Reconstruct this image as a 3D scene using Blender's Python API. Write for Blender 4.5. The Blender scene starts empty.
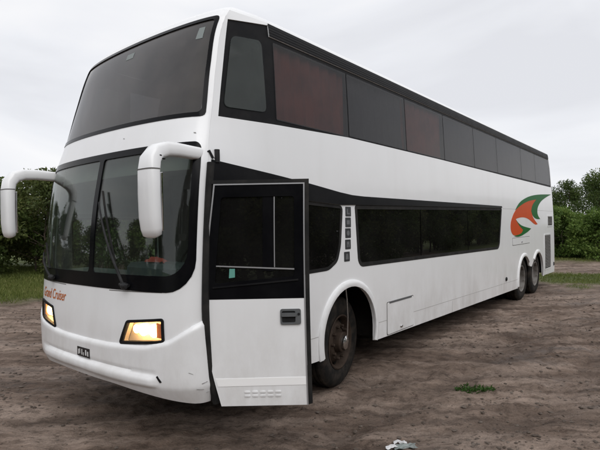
import bpy, math, random
import numpy as np
from mathutils import Vector, Matrix
from mathutils.geometry import delaunay_2d_cdt
rng=np.random.default_rng(7); random.seed(7)
S=bpy.context.scene; COL=S.collection
R=math.radians
# ---------------------------------------------------------------- camera
CAM=np.array([-4.269,-4.155,1.92]); YAW=R(38.6); PITCH=R(-0.8)
cd=bpy.data.cameras.new('camera'); cam=bpy.data.objects.new('camera',cd); COL.objects.link(cam)
cd.sensor_width=36; cd.lens=28.8; cd.clip_start=.05; cd.clip_end=3000
_f=Vector((math.cos(YAW)*math.cos(PITCH),math.sin(YAW)*math.cos(PITCH),math.sin(PITCH)))
cam.location=CAM; cam.rotation_euler=_f.to_track_quat('-Z','Y').to_euler(); S.camera=cam
S.render.resolution_x=1024; S.render.resolution_y=768
FH=np.array([math.cos(YAW),math.sin(YAW)]); RH=np.array([math.sin(YAW),-math.cos(YAW)])
def DL(d,l): return CAM[:2]+FH*d+RH*l            # ground point at depth d, l metres to the right of the view axis
# ---------------------------------------------------------------- overcast sky and veiled sun
SUN_EL,SUN_AZ=R(47),math.atan2(-.80,-.60)
w=bpy.data.worlds.new('World'); S.world=w; w.use_nodes=True; nt=w.node_tree; nt.nodes.clear()
def N(t,**k):
    n=nt.nodes.new(t)
    for a,b in k.items(): setattr(n,a,b)
    return n
out=N('ShaderNodeOutputWorld'); mx=N('ShaderNodeMixShader'); b1=N('ShaderNodeBackground'); b2=N('ShaderNodeBackground')
sky=N('ShaderNodeTexSky',sky_type='NISHITA',sun_disc=False); sky.sun_elevation=SUN_EL; sky.sun_rotation=math.pi/2-SUN_AZ
tc=N('ShaderNodeTexCoord'); mp=N('ShaderNodeMapping'); mp.inputs['Scale'].default_value=(1.2,1.2,3.6); mp.inputs['Location'].default_value=(.3,.7,.2)
no=N('ShaderNodeTexNoise'); no.inputs['Scale'].default_value=1.5; no.inputs['Detail'].default_value=5; no.inputs['Roughness'].default_value=.48; no.inputs['Distortion'].default_value=.35
cr=N('ShaderNodeValToRGB'); e=cr.color_ramp.elements
e[0].position=.34; e[0].color=(.75,.76,.80,1); e[1].position=.62; e[1].color=(.96,.955,.965,1)
m=e.new(.47); m.color=(.845,.857,.895,1)
L=nt.links.new
L(tc.outputs['Generated'],mp.inputs[0]); L(mp.outputs[0],no.inputs[0]); L(no.outputs[0],cr.inputs[0]); L(cr.outputs[0],b2.inputs[0])
L(sky.outputs[0],b1.inputs[0]); b1.inputs[1].default_value=.06; b2.inputs[1].default_value=1.0
mx.inputs[0].default_value=.94; L(b1.outputs[0],mx.inputs[1]); L(b2.outputs[0],mx.inputs[2]); L(mx.outputs[0],out.inputs[0])
sd=bpy.data.lights.new('sun','SUN'); so=bpy.data.objects.new('sun',sd); COL.objects.link(so)
sd.energy=1.5; sd.angle=R(55); sd.color=(1,.985,.965)
_s=Vector((math.cos(SUN_EL)*math.cos(SUN_AZ),math.cos(SUN_EL)*math.sin(SUN_AZ),math.sin(SUN_EL)))
so.rotation_euler=_s.to_track_quat('Z','Y').to_euler(); so.location=(-20,-25,40)
vs=S.view_settings; vs.view_transform='Standard'; vs.look='None'; vs.exposure=.10; vs.gamma=1; vs.use_curve_mapping=False
# ---------------------------------------------------------------- materials
MT={}
def mat(name,col=(.5,.5,.5),rough=.5,metal=0,spec=.5,coat=0,emit=None,estr=0,noise=None,bump=None,var=None,rvar=0):
    """noise=(scale,amount,colour2)  bump=(scale,strength,dist)"""
    m=bpy.data.materials.new(name); m.use_nodes=True; t=m.node_tree; p=t.nodes['Principled BSDF']
    p.inputs['Base Color'].default_value=(*col,1); p.inputs['Roughness'].default_value=rough; p.inputs['Metallic'].default_value=metal
    p.inputs['Specular IOR Level'].default_value=spec; p.inputs['Coat Weight'].default_value=coat; p.inputs['Coat Roughness'].default_value=.08
    if emit: p.inputs['Emission Color'].default_value=(*emit,1); p.inputs['Emission Strength'].default_value=estr
    co=t.nodes.new('ShaderNodeTexCoord')
    if noise:
        sc,amt,c2=noise
        n=t.nodes.new('ShaderNodeTexNoise'); n.inputs['Scale'].default_value=sc; n.inputs['Detail'].default_value=6; n.inputs['Roughness'].default_value=.62
        t.links.new(co.outputs['Object'],n.inputs[0])
        r=t.nodes.new('ShaderNodeValToRGB'); r.color_ramp.elements[0].position=.42; r.color_ramp.elements[1].position=.72
        r.color_ramp.elements[1].color=(amt,amt,amt,1)
        x=t.nodes.new('ShaderNodeMix'); x.data_type='RGBA'; x.inputs[6].default_value=(*col,1); x.inputs[7].default_value=(*c2,1)
        t.links.new(n.outputs[0],r.inputs[0]); t.links.new(r.outputs[0],x.inputs[0]); t.links.new(x.outputs[2],p.inputs['Base Color'])
        if rvar:
            a=t.nodes.new('ShaderNodeMath'); a.operation='MULTIPLY_ADD'; a.inputs[1].default_value=rvar; a.inputs[2].default_value=rough
            t.links.new(r.outputs[0],a.inputs[0]); t.links.new(a.outputs[0],p.inputs['Roughness'])
    if bump:
        sc,st,di=bump
        n=t.nodes.new('ShaderNodeTexNoise'); n.inputs['Scale'].default_value=sc; n.inputs['Detail'].default_value=3
        b=t.nodes.new('ShaderNodeBump'); b.inputs['Strength'].default_value=st; b.inputs['Distance'].default_value=di
        t.links.new(co.outputs['Object'],n.inputs[0]); t.links.new(n.outputs[0],b.inputs['Height']); t.links.new(b.outputs[0],p.inputs['Normal'])
    MT[name]=m; return m
def glass(name,tint,ior=1.5,rough=0.0,dirt=.03,dcol=(.5,.48,.45),gl=1.0):
    m=bpy.data.materials.new(name); m.use_nodes=True; t=m.node_tree; t.nodes.clear()
    o=t.nodes.new('ShaderNodeOutputMaterial'); tr=t.nodes.new('ShaderNodeBsdfTransparent'); g=t.nodes.new('ShaderNodeBsdfGlossy')
    tr.inputs[0].default_value=(*tint,1); g.inputs['Roughness'].default_value=rough; g.inputs[0].default_value=(gl,gl,gl,1)
    fr=t.nodes.new('ShaderNodeFresnel'); ge=t.nodes.new('ShaderNodeNewGeometry'); mi=t.nodes.new('ShaderNodeMix'); mi.inputs[2].default_value=ior; mi.inputs[3].default_value=1/ior; t.links.new(ge.outputs['Backfacing'],mi.inputs[0]); t.links.new(mi.outputs[0],fr.inputs[0]); mx=t.nodes.new('ShaderNodeMixShader')
    t.links.new(fr.outputs[0],mx.inputs[0]); t.links.new(tr.outputs[0],mx.inputs[1]); t.links.new(g.outputs[0],mx.inputs[2])
    d=t.nodes.new('ShaderNodeBsdfDiffuse'); d.inputs[0].default_value=(*dcol,1)
    co=t.nodes.new('ShaderNodeTexCoord'); n=t.nodes.new('ShaderNodeTexNoise'); n.inputs['Scale'].default_value=1.7; n.inputs['Detail'].default_value=7; n.inputs['Roughness'].default_value=.65
    t.links.new(co.outputs['Object'],n.inputs[0])
    r=t.nodes.new('ShaderNodeMapRange'); r.inputs[1].default_value=.3; r.inputs[2].default_value=.75; r.inputs[3].default_value=dirt*.4; r.inputs[4].default_value=dirt*1.7
    t.links.new(n.outputs[0],r.inputs[0])
    m2=t.nodes.new('ShaderNodeMixShader'); t.links.new(r.outputs[0],m2.inputs[0]); t.links.new(mx.outputs[0],m2.inputs[1]); t.links.new(d.outputs[0],m2.inputs[2]); t.links.new(m2.outputs[0],o.inputs[0])
    MT[name]=m; return m
def paint():
    m=mat('white_paint',(.80,.805,.815),.32,coat=.3); t=m.node_tree; p=t.nodes['Principled BSDF']
    co=t.nodes.new('ShaderNodeTexCoord'); ge=t.nodes.new('ShaderNodeNewGeometry')
    sx=t.nodes.new('ShaderNodeSeparateXYZ'); t.links.new(ge.outputs['Position'],sx.inputs[0])
    # road splash: more mud film towards the skirts, broken up by noise
    mr=t.nodes.new('ShaderNodeMapRange'); mr.inputs[1].default_value=.35; mr.inputs[2].default_value=1.25; mr.inputs[3].default_value=.55; mr.inputs[4].default_value=.03
    t.links.new(sx.outputs[2],mr.inputs[0])
    n=t.nodes.new('ShaderNodeTexNoise'); n.inputs['Scale'].default_value=2.3; n.inputs['Detail'].default_value=8; n.inputs['Roughness'].default_value=.68
    mp=t.nodes.new('ShaderNodeMapping'); mp.inputs['Scale'].default_value=(1,1,.45)
    t.links.new(co.outputs['Object'],mp.inputs[0]); t.links.new(mp.outputs[0],n.inputs[0])
    n2=t.nodes.new('ShaderNodeMapRange'); n2.inputs[1].default_value=.42; n2.inputs[2].default_value=.72
    t.links.new(n.outputs[0],n2.inputs[0])
    mu=t.nodes.new('ShaderNodeMath'); mu.operation='MULTIPLY'; t.links.new(mr.outputs[0],mu.inputs[0]); t.links.new(n2.outputs[0],mu.inputs[1])
    x=t.nodes.new('ShaderNodeMix'); x.data_type='RGBA'; x.inputs[6].default_value=(.80,.805,.815,1); x.inputs[7].default_value=(.33,.29,.25,1)
    t.links.new(mu.outputs[0],x.inputs[0])
    # rain streaks
    n3=t.nodes.new('ShaderNodeTexNoise'); n3.inputs['Scale'].default_value=3.; n3.inputs['Detail'].default_value=5
    mp3=t.nodes.new('ShaderNodeMapping'); mp3.inputs['Scale'].default_value=(1.1,1.1,.12); t.links.new(co.outputs['Object'],mp3.inputs[0]); t.links.new(mp3.outputs[0],n3.inputs[0])
    m3=t.nodes.new('ShaderNodeMapRange'); m3.inputs[1].default_value=.5; m3.inputs[2].default_value=.78; m3.inputs[4].default_value=.10; t.links.new(n3.outputs[0],m3.inputs[0])
    x2=t.nodes.new('ShaderNodeMix'); x2.data_type='RGBA'; x2.inputs[7].default_value=(.50,.48,.45,1)
    t.links.new(x.outputs[2],x2.inputs[6]); t.links.new(m3.outputs[0],x2.inputs[0]); t.links.new(x2.outputs[2],p.inputs['Base Color'])
    ad=t.nodes.new('ShaderNodeMath'); ad.operation='MULTIPLY_ADD'; ad.inputs[1].default_value=.5; ad.inputs[2].default_value=.3; t.links.new(mu.outputs[0],ad.inputs[0]); t.links.new(ad.outputs[0],p.inputs['Roughness'])
    nb=t.nodes.new('ShaderNodeTexNoise'); nb.inputs['Scale'].default_value=1.6; nb.inputs['Detail'].default_value=2
    bp=t.nodes.new('ShaderNodeBump'); bp.inputs['Strength'].default_value=.25; bp.inputs['Distance'].default_value=.02
    t.links.new(co.outputs['Object'],nb.inputs[0]); t.links.new(nb.outputs[0],bp.inputs['Height']); t.links.new(bp.outputs[0],p.inputs['Normal']); t.links.new(bp.outputs[0],p.inputs['Coat Normal'])
paint()
mat('lining',(.10,.10,.105),.8,noise=(3,.5,(.07,.07,.07)))
mat('black_trim',(.007,.007,.008),.5,spec=.12,noise=(5,.35,(.035,.033,.032)),rvar=.3)
mat('black_gloss',(.004,.004,.005),.16,spec=.10,noise=(2.5,.10,(.05,.05,.05)),rvar=.3)
mat('band_black',(.005,.005,.006),.36,spec=.10,noise=(3,.3,(.025,.025,.025)),rvar=.3)
mat('rubber',(.012,.012,.012),.75,spec=.2,noise=(6,.5,(.05,.045,.04)))
mat('tyre_rubber',(.010,.0095,.009),.85,spec=.2,noise=(9,.7,(.055,.043,.034)),bump=(60,.3,.004))
mat('rusty_rim',(.046,.032,.024),.75,spec=.2,noise=(14,.9,(.022,.014,.010)),bump=(40,.4,.004))
mat('pale_rim',(.20,.19,.18),.6,spec=.2,noise=(9,.9,(.07,.055,.045)))
mat('chrome',(.62,.62,.62),.22,metal=1)
mat('silver_trim',(.36,.36,.37),.4,metal=.5)
mat('dark_plastic',(.014,.014,.015),.55,spec=.2,noise=(12,.5,(.05,.05,.05)))
mat('grey_plastic',(.10,.105,.11),.5,noise=(12,.4,(.06,.06,.06)))
mat('underbody',(.010,.009,.008),.95,spec=.1,noise=(4,.6,(.026,.021,.017)))
mat('seam',(.10,.095,.09),.8)
mat('soft_seam',(.36,.35,.34),.8)
mat('scuff_grey',(.26,.255,.25),.8,noise=(40,.8,(.5,.5,.5)))
mat('grille_grey',(.20,.195,.19),.6,noise=(9,.6,(.10,.09,.08)))
mat('logo_green',(.006,.115,.020),.45,spec=.12,noise=(6,.3,(.012,.10,.03)))
mat('logo_red',(.54,.068,.008),.45,spec=.12,noise=(6,.3,(.38,.06,.016)))
mat('lettering',(.50,.12,.012),.5,spec=.15,noise=(20,.4,(.5,.2,.07)))
mat('sticker_dark',(.03,.032,.035),.4,noise=(20,.4,(.06,.06,.06)))
mat('sticker_mark',(.13,.135,.14),.5,noise=(30,.5,(.08,.08,.08)))
mat('sticker_pale',(.19,.215,.21),.6)
mat('sticker_teal',(.10,.30,.25),.6)
mat('reflector_tape',(.93,.93,.93),.25,spec=.8)
mat('lamp_reflector',(.62,.55,.47),.45,spec=.8)
mat('lamp_bulb',(1,.8,.5),.4,emit=(1,.66,.28),estr=14)
mat('amber_lens',(.75,.20,.02),.2,coat=.5)
mat('plate_black',(.012,.012,.013),.4)
mat('plate_white',(.6,.6,.6),.5)
mat('seat_cloth',(.05,.055,.075),.9,noise=(30,.5,(.08,.07,.08)))
mat('headrest_cloth',(.35,.33,.31),.9)
mat('curtain_red',(.30,.085,.06),.9,noise=(3,.8,(.13,.05,.042)))
mat('curtain_grey',(.05,.05,.056),.9,noise=(5,.5,(.03,.03,.036)))
mat('red_cloth',(.42,.060,.045),.85,noise=(12,.5,(.50,.13,.11)))
mat('dash',(.06,.075,.085),.6,noise=(8,.4,(.04,.045,.05)))
mat('cab_trim',(.16,.16,.155),.7,noise=(5,.5,(.10,.10,.10)))
glass('clear_glass',(.74,.80,.765),1.48,dirt=.014,gl=.8)
glass('lens_glass',(.95,.93,.9),1.45,dirt=.06)
glass('tint_glass',(.68,.68,.69),1.50,dirt=.025,dcol=(.30,.28,.275),gl=.42)
glass('front_tint',(.24,.24,.24),1.6,rough=.03,dirt=.10,dcol=(.34,.30,.28),gl=.9)
glass('dark_glass',(.05,.055,.055),1.5,dirt=.02,dcol=(.3,.29,.28))
glass('green_glass',(.34,.40,.375),1.5,dirt=.07,dcol=(.26,.30,.285),gl=.75)
glass('mirror_glass',(.02,.02,.02),30,dirt=.02)
# ---------------------------------------------------------------- object helpers
def tag(o,label=None,cat=None,group=None,kind=None):
    if label: o['label']=label
    if cat: o['category']=cat
    if group: o['group']=group
    if kind: o['kind']=kind
    return o
def empty(name,loc=(0,0,0)):
    o=bpy.data.objects.new(name,None); COL.objects.link(o); o.location=loc; o.empty_display_size=.3; return o
def link(name,me,parent=None):
    o=bpy.data.objects.new(name,me); COL.objects.link(o)
    if parent: o.parent=parent
    return o
def mesh(name,V,Fc,m,parent=None,smooth=True,sharp=38,mi=None,m2=None):
    me=bpy.data.meshes.new(name); me.from_pydata([tuple(map(float,v)) for v in V],[],[tuple(map(int,f)) for f in Fc])
    me.materials.append(MT[m] if isinstance(m,str) else m)
    if m2: me.materials.append(MT[m2])
    if mi is not None: me.polygons.foreach_set('material_index',np.asarray(mi,np.int32))
    if smooth:
        me.polygons.foreach_set('use_smooth',np.ones(len(me.polygons),bool))
        me.set_sharp_from_angle(angle=R(sharp))
    me.update(); return link(name,me,parent)
class MB:
    def __init__(s): s.V=[]; s.F=[]
    def add(s,V,F):
        o=len(s.V); s.V+= [tuple(v) for v in V]; s.F+=[tuple(i+o for i in f) for f in F]; return s
    def box(s,c,d,rot=None,bev=0.0):
        cen=Vector([float(k) for k in c]); x,y,z=[v/2 for v in d]; b=min(bev,x*.9,y*.9,z*.9)
        if b<=0:
            V=[(sx*x,sy*y,sz*z) for sx in(-1,1) for sy in(-1,1) for sz in(-1,1)]
            F=[(0,1,3,2),(4,6,7,5),(0,4,5,1),(2,3,7,6),(0,2,6,4),(1,5,7,3)]
        else:
            V=[];F=[];idx={}
            for sx in(-1,1):
                for sy in(-1,1):
                    for sz in(-1,1):
                        for k,(ax,ay,az) in enumerate(((0,b,b),(b,0,b),(b,b,0))):
                            idx[sx,sy,sz,k]=len(V); V.append((sx*(x-ax),sy*(y-ay),sz*(z-az)))
            def q(*a): F.append(tuple(idx[t] for t in a))
            for sg in(-1,1):
                q((sg,-1,-1,0),(sg,1,-1,0),(sg,1,1,0),(sg,-1,1,0)) if sg>0 else q((sg,-1,-1,0),(sg,-1,1,0),(sg,1,1,0),(sg,1,-1,0))
                q((-1,sg,-1,1),(-1,sg,1,1),(1,sg,1,1),(1,sg,-1,1)) if sg>0 else q((-1,sg,-1,1),(1,sg,-1,1),(1,sg,1,1),(-1,sg,1,1))
                q((-1,-1,sg,2),(1,-1,sg,2),(1,1,sg,2),(-1,1,sg,2)) if sg>0 else q((-1,-1,sg,2),(-1,1,sg,2),(1,1,sg,2),(1,-1,sg,2))
            for a in(-1,1):
                for c in(-1,1):
                    q((a,c,-1,0),(a,c,1,0),(a,c,1,1),(a,c,-1,1)); q((a,-1,c,0),(a,1,c,0),(a,1,c,2),(a,-1,c,2)); q((-1,a,c,1),(1,a,c,1),(1,a,c,2),(-1,a,c,2))
            for sx in(-1,1):
                for sy in(-1,1):
                    for sz in(-1,1): q((sx,sy,sz,0),(sx,sy,sz,1),(sx,sy,sz,2))
        M=rot if rot is not None else Matrix.Identity(3)
        return s.add([M@Vector(v)+cen for v in V],F)
    def tube(s,P,r,n=10,caps=True):
        P=[Vector([float(q) for q in p]) for p in P]; rs=r if hasattr(r,'__len__') else [r]*len(P); V=[];F=[]
        t0=(P[1]-P[0]).normalized(); a=t0.orthogonal().normalized()
        for i,p in enumerate(P):
            t=(P[min(i+1,len(P)-1)]-P[max(i-1,0)]).normalized(); a=(a-t*a.dot(t)).normalized(); b=t.cross(a)
            V+=[p+(a*math.cos(2*math.pi*k/n)+b*math.sin(2*math.pi*k/n))*rs[i] for k in range(n)]
        for i in range(len(P)-1):
            for k in range(n): F.append((i*n+k,i*n+(k+1)%n,(i+1)*n+(k+1)%n,(i+1)*n+k))
        if caps: F.append(tuple(range(n))[::-1]); F.append(tuple(range((len(P)-1)*n,len(P)*n)))
        return s.add(V,F)
    def lathe(s,prof,n=48,M=None,close=False):
        """prof: (radius, y) turned about the local y axis"""
        V=[];F=[]; m=len(prof)
        for k in range(n):
            a=2*math.pi*k/n
            V+=[Vector((rr*math.cos(a),yy,rr*math.sin(a))) for rr,yy in prof]
        for k in range(n):
            for j in range(m-1 if not close else m):
                j2=(j+1)%m; k2=(k+1)%n
                F.append((k*m+j,k*m+j2,k2*m+j2,k2*m+j))
        if M is not None: V=[M@v for v in V]
        return s.add(V,F)
    def blob(s,c,rad,n=8,m=5,jit=0):
        V=[];F=[]
        for i in range(m+1):
            th=math.pi*i/m
            for k in range(n):
                a=2*math.pi*k/n; j=1+random.uniform(-jit,jit)
                V.append((c[0]+rad[0]*math.sin(th)*math.cos(a)*j,c[1]+rad[1]*math.sin(th)*math.sin(a)*j,c[2]+rad[2]*math.cos(th)*j))
        for i in range(m):
            for k in range(n): F.append((i*n+k,(i+1)*n+k,(i+1)*n+(k+1)%n,i*n+(k+1)%n))
        return s.add(V,F)
    def build(s,name,m,parent=None,smooth=True,sharp=38): return mesh(name,s.V,s.F,m,parent,smooth,sharp)

# ---------------------------------------------------------------- shape of the bus shell (x to the rear, y to the far side)
def pchip(tab):
    X=np.array([a for a,b in tab],float); Y=np.array([b for a,b in tab],float)
    h=np.diff(X); d=np.diff(Y)/h; m=np.zeros(len(X)); m[0]=d[0]; m[-1]=d[-1]
    for i in range(1,len(X)-1):
        if d[i-1]*d[i]>0:
            w1=2*h[i]+h[i-1]; w2=h[i]+2*h[i-1]; m[i]=(w1+w2)/(w1/d[i-1]+w2/d[i])
    def fn(z):
        z=min(max(z,X[0]),X[-1]); i=min(int(np.searchsorted(X,z,'right'))-1,len(h)-1); t=(z-X[i])/h[i]
        return float((1+2*t)*(1-t)**2*Y[i]+t*(1-t)**2*h[i]*m[i]+t*t*(3-2*t)*Y[i+1]+t*t*(t-1)*h[i]*m[i+1])
    return fn
W=pchip([(0.2,1.235),(0.6,1.25),(1.2,1.255),(1.8,1.255),(2.3,1.253),(2.7,1.245),(3.1,1.232),(3.5,1.214),(3.66,1.203),(3.75,1.18),(3.81,1.12),(3.85,1.01),(3.88,.78)])
Tp=pchip([(0.2,0),(2.3,0),(2.75,.045),(3.2,.075),(3.6,.095),(3.88,.095)])
xf=pchip([(0.2,-2.06),(0.45,-2.11),(0.7,-2.145),(0.95,-2.145),(1.3,-2.12),(1.9,-2.075),(2.5,-1.97),(2.72,-1.915),(3.2,-1.75),(3.55,-1.62),(3.66,-1.57),(3.75,-1.50),(3.81,-1.41),(3.85,-1.28),(3.88,-1.03)])
Dc=pchip([(0.2,.38),(.45,.365),(.9,.33),(1.3,.285),(1.9,.275),(2.5,.245),(2.72,.25),(3.2,.19),(3.6,.15),(3.88,.15)])
Nn=pchip([(0.2,2.5),(2.2,2.4),(2.72,2.1),(3.6,2.0),(3.88,2.0)])
xr=pchip([(0.2,11.15),(1.5,11.15),(2.7,11.0),(3.6,10.85),(3.75,10.75),(3.88,10.35)])
_fc={}
def _arc(z):
    k=round(z*400)
    if k not in _fc:
        t=np.linspace(0,math.pi/2,241); n=Nn(z)
        y=np.sin(t)**(2/n); c=np.abs(np.cos(t))**(2/n); c[-1]=0
        yy=y*hw(xs(z),z); xx=Dc(z)*(1-c)
        s=np.concatenate([[0],np.cumsum(np.hypot(np.diff(xx),np.diff(yy)))])
        _fc[k]=(s/s[-1],xx,yy)
    return _fc[k]
def front(q,z):
    s,xx,yy=_arc(z); a=min(abs(q),1.0)
    return np.array([xf(z)+np.interp(a,s,xx), math.copysign(1,q)*np.interp(a,s,yy), z])

def xs(z): return xf(z)+Dc(z)
def hw(x,z): return W(z)-Tp(z)*min(max((-0.95-x)/.6,0),1.2)
def side(x,z): return np.array([x,-hw(x,z),z])

def norm(fn,u,v):
    e=2e-3; p=fn(u,v); a=fn(u+e,v)-fn(u-e,v); b=fn(u,v+e)-fn(u,v-e); n=np.cross(a,b); n=n/np.linalg.norm(n); return p,n
def S_near(x,z,o=0.0): p,n=norm(side,x,z); return p+n*o
def S_far(x,z,o=0.0): p=S_near(x,z,o); p[1]*=-1; return p
def _fq(s,z): return front(max(-1,min(1,s/1.42)),z)
def S_front(s,z,o=0.0):                              # s = 1.42*q : metres along the curved front
    s=max(-1.4185,min(1.4185,s)); p,n=norm(_fq,s,z); return _fq(s,z)-n*o
def rear_pt(y,z):
    h=hw(5,z); k=min(abs(y)/h,1); return np.array([xr(z)+.16*(1-k**4),y,z])
def S_rear(y,z,o=0.0): p,n=norm(rear_pt,y,z); return p+n*o
def resample(Lp,step):
    o=[]; 
    for i,a in enumerate(Lp):
        b=Lp[(i+1)%len(Lp)]; n=max(1,int(math.ceil(math.hypot(b[0]-a[0],b[1]-a[1])/step)))
        o+=[(a[0]+(b[0]-a[0])*k/n,a[1]+(b[1]-a[1])*k/n) for k in range(n)]
    return o
def inside(P,poly):
    P=np.asarray(P); x,y=P[:,0],P[:,1]; r=np.zeros(len(P),bool); q=np.asarray(poly); 
    for (x1,y1),(x2,y2) in zip(q,np.roll(q,-1,0)):
        c=((y1>y)!=(y2>y)); 
        with np.errstate(divide='ignore',invalid='ignore'): xi=(x2-x1)*(y-y1)/(y2-y1)+x1
        r^=c&(x<xi)
    return r
def patch(name,outline,fn,m,parent,holes=(),step=.1,off=0.0,th=.012,m2=None,offn=None,bstep=None,sharp=38):
    loops=[resample(l,bstep or step) for l in (outline,*holes)]
    V=[];E=[]
    for l in loops:
        o=len(V); V+=l; E+=[(o+i,o+(i+1)%len(l)) for i in range(len(l))]
    B=np.array(V); lo=B.min(0); hi=B.max(0)
    gx=np.arange(lo[0]+step/2,hi[0],step); gy=np.arange(lo[1]+step/2,hi[1],step)
    if len(gx) and len(gy):
        G=np.array([(a,b) for a in gx for b in gy]); ok=inside(G,loops[0])
        for h in loops[1:]: ok&=~inside(G,h)
        G=G[ok]
        if len(G):
            dm=np.full(len(G),9e9)
            for i in range(0,len(B),200): dm=np.minimum(dm,np.hypot(G[:,None,0]-B[None,i:i+200,0],G[:,None,1]-B[None,i:i+200,1]).min(1))
            V+= [tuple(g) for g in G[dm>step*.42]]
    r=delaunay_2d_cdt([Vector(v) for v in V],E,[],0,1e-6); P=np.array([tuple(v) for v in r[0]]); T=[tuple(f) for f in r[2]]
    ce=np.array([P[list(t)].mean(0) for t in T]); ok=inside(ce,loops[0])
    for h in loops[1:]: ok&=~inside(ce,h)
    T=[t for t,k in zip(T,ok) if k]
    oo=[off+(offn(*p) if offn else 0) for p in P]
    A=[fn(p[0],p[1],o) for p,o in zip(P,oo)]; Bk=[fn(p[0],p[1],o-th) for p,o in zip(P,oo)]
    # orient outward
    t=T[len(T)//2]; a,b,c=[A[i] for i in t]; n=np.cross(b-a,c-a); 
    if n@(A[t[0]]-Bk[t[0]])<0: T=[x[::-1] for x in T]
    k=len(A); F=list(T)+[tuple(i+k for i in x[::-1]) for x in T]; nf=len(T)
    cnt={}
    for x in T:
        for i in range(3):
            e=(x[i],x[(i+1)%3]); cnt[tuple(sorted(e))]=cnt.get(tuple(sorted(e)),[])+[e]
    rim=[v[0] for v in cnt.values() if len(v)==1]
    F+=[(e[1],e[0],e[0]+k,e[1]+k) for e in rim]
    mi=[0]*nf+[1 if m2 else 0]*nf+[0]*len(rim)
    return mesh(name,A+Bk,F,m,parent,mi=mi,m2=m2,sharp=sharp)
def rrect(x0,x1,z0,z1,r,n=5):
    """rounded rectangle, r = one radius or four (bl, br, tr, tl)"""
    rr=r if hasattr(r,'__len__') else [r]*4; o=[]
    for (cx,cz,a0),q in zip(((x0,z0,180),(x1,z0,270),(x1,z1,0),(x0,z1,90)),rr):
        sx=1 if cx==x0 else -1; sz=1 if cz==z0 else -1
        if q<=0: o.append((cx,cz)); continue
        for k in range(n+1):
            a=R(a0+90*k/n); o.append((cx+sx*q+q*math.cos(a),cz+sz*q+q*math.sin(a)))
    return o
def roundpoly(P,r,n=4):
    o=[]; 
    for i,p in enumerate(P):
        p=Vector(p); a=Vector(P[i-1])-p; b=Vector(P[(i+1)%len(P)])-p; q=min(r,a.length*.45,b.length*.45); a=p+a.normalized()*q; b=p+b.normalized()*q
        for k in range(n+1):
            t=k/n; o.append(tuple(a*(1-t)**2+p*2*t*(1-t)+b*t*t))
    return o
def inset(P,d):
    Q=np.array(P); n=len(Q); ar=sum(Q[i][0]*Q[(i+1)%n][1]-Q[(i+1)%n][0]*Q[i][1] for i in range(n)); s=1 if ar>0 else -1; o=[]
    for i in range(n):
        t=Q[(i+1)%n]-Q[i-1]; t=t/(np.linalg.norm(t)+1e-9); o.append((Q[i][0]-t[1]*d*s,Q[i][1]+t[0]*d*s))
    return o
# ---------------------------------------------------------------- the bus
LEAN=R(-1.4); PV=Vector((0,-1.25,.9))
bus=empty('double_decker_bus'); RXm=Matrix.Rotation(LEAN,3,'X'); bus.rotation_euler=(LEAN,0,0); bus.location=PV-RXm@PV
tag(bus,'white double-decker coach with headlights on and driver door open on muddy ground','bus')
TOPZ=3.74
def zb(x): return .455-.0155*x                        # skirt line
def arch(cx,cz,r,n=18,a0=180,a1=0): return [(cx+r*math.cos(R(a0+(a1-a0)*k/n)),cz+r*math.sin(R(a0+(a1-a0)*k/n))) for k in range(n+1)]
FA=(.27,.62,.55); RA1=(7.80,.50,.545); RA2=(9.13,.51,.55)
def side_outline(door):
    o=[(xs(z),z) for z in np.linspace(TOPZ,2.22 if door else .5,26 if door else 44)]
    if door: o+=[(-1.74,2.215),(-.98,2.215),(-.98,.475)]
    else: o+=[(-1.70,.475)]
    o+=[(FA[0]-FA[2],zb(-.28))]+arch(*FA)+[(FA[0]+FA[2],zb(.8))]
    o+=[(RA1[0]-RA1[2],zb(7.2))]+[p for p in arch(*RA1) if p[0]<8.42 or p[1]>.75]
    o=[p for p in o if not(p[0]>8.3 and p[1]<.7)]
    o+=[(8.43,.74),(8.50,.74)]+[p for p in arch(*RA2) if not(p[0]<8.9 and p[1]<.79)]+[(9.72,.40),(11.1,.38)]
    o+=[(xr(z),z) for z in np.linspace(.38,TOPZ,24)]
    return o
UP=[(-1.585,2.765),(-.985,2.785),(.3,2.832),(3,2.835),(10.93,2.80),(10.86,3.605),(-.952,3.605),(-.952,3.715),(-1.40,3.645)]       # upper glazing opening
W0=roundpoly([(-.94,2.10),(.135,2.045),(.085,1.62),(.02,1.46),(-.14,1.385),(-.94,1.375)],.05)
LWIN=rrect(.415,6.06,1.35,2.085,(.09,.12,.03,.02)); LWIN=[(x+(.05*(2.085-z)/.7 if x<1 else 0)-(.22*(2.085-z)/.75 if x>5.5 else 0),z+.03-.0105*x if z<1.7 else z-.035+.0105*x) for x,z in LWIN]
for nm,fn,door in (('side_panel',S_near,True),('side_panel',S_far,False)):
    holes=[UP,LWIN]+([W0] if door else [rrect(-1.64,-.50,1.27,1.99,.08)])
    o=patch(nm,side_outline(door),fn,'white_paint',bus,holes=holes,step=.16,bstep=.12,th=.035,m2='lining')
# front shell with two windscreen openings and lamp recesses
Qs=1.42
LW=rrect(-.945*Qs,.945*Qs,1.36,2.52,(.24,.24,.05,.05),6)
UW=[]
for q,z in rrect(-.955,.955,2.755,3.665,.03,3): UW.append((q*Qs,z))
HLq=[(.412,.922),(.757,.972),(.757,1.142),(.478,1.102)]
HLn=roundpoly([(-q*Qs,z) for q,z in HLq],.02); HLf=roundpoly([(q*Qs,z) for q,z in HLq],.02)
patch('front_panel',[(-1.4185,.62),(1.4185,.62),(1.4185,TOPZ),(-1.4185,TOPZ)],S_front,'white_paint',bus,holes=[LW,UW,HLn,HLf],step=.075,th=.03,m2='lining')
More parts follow.
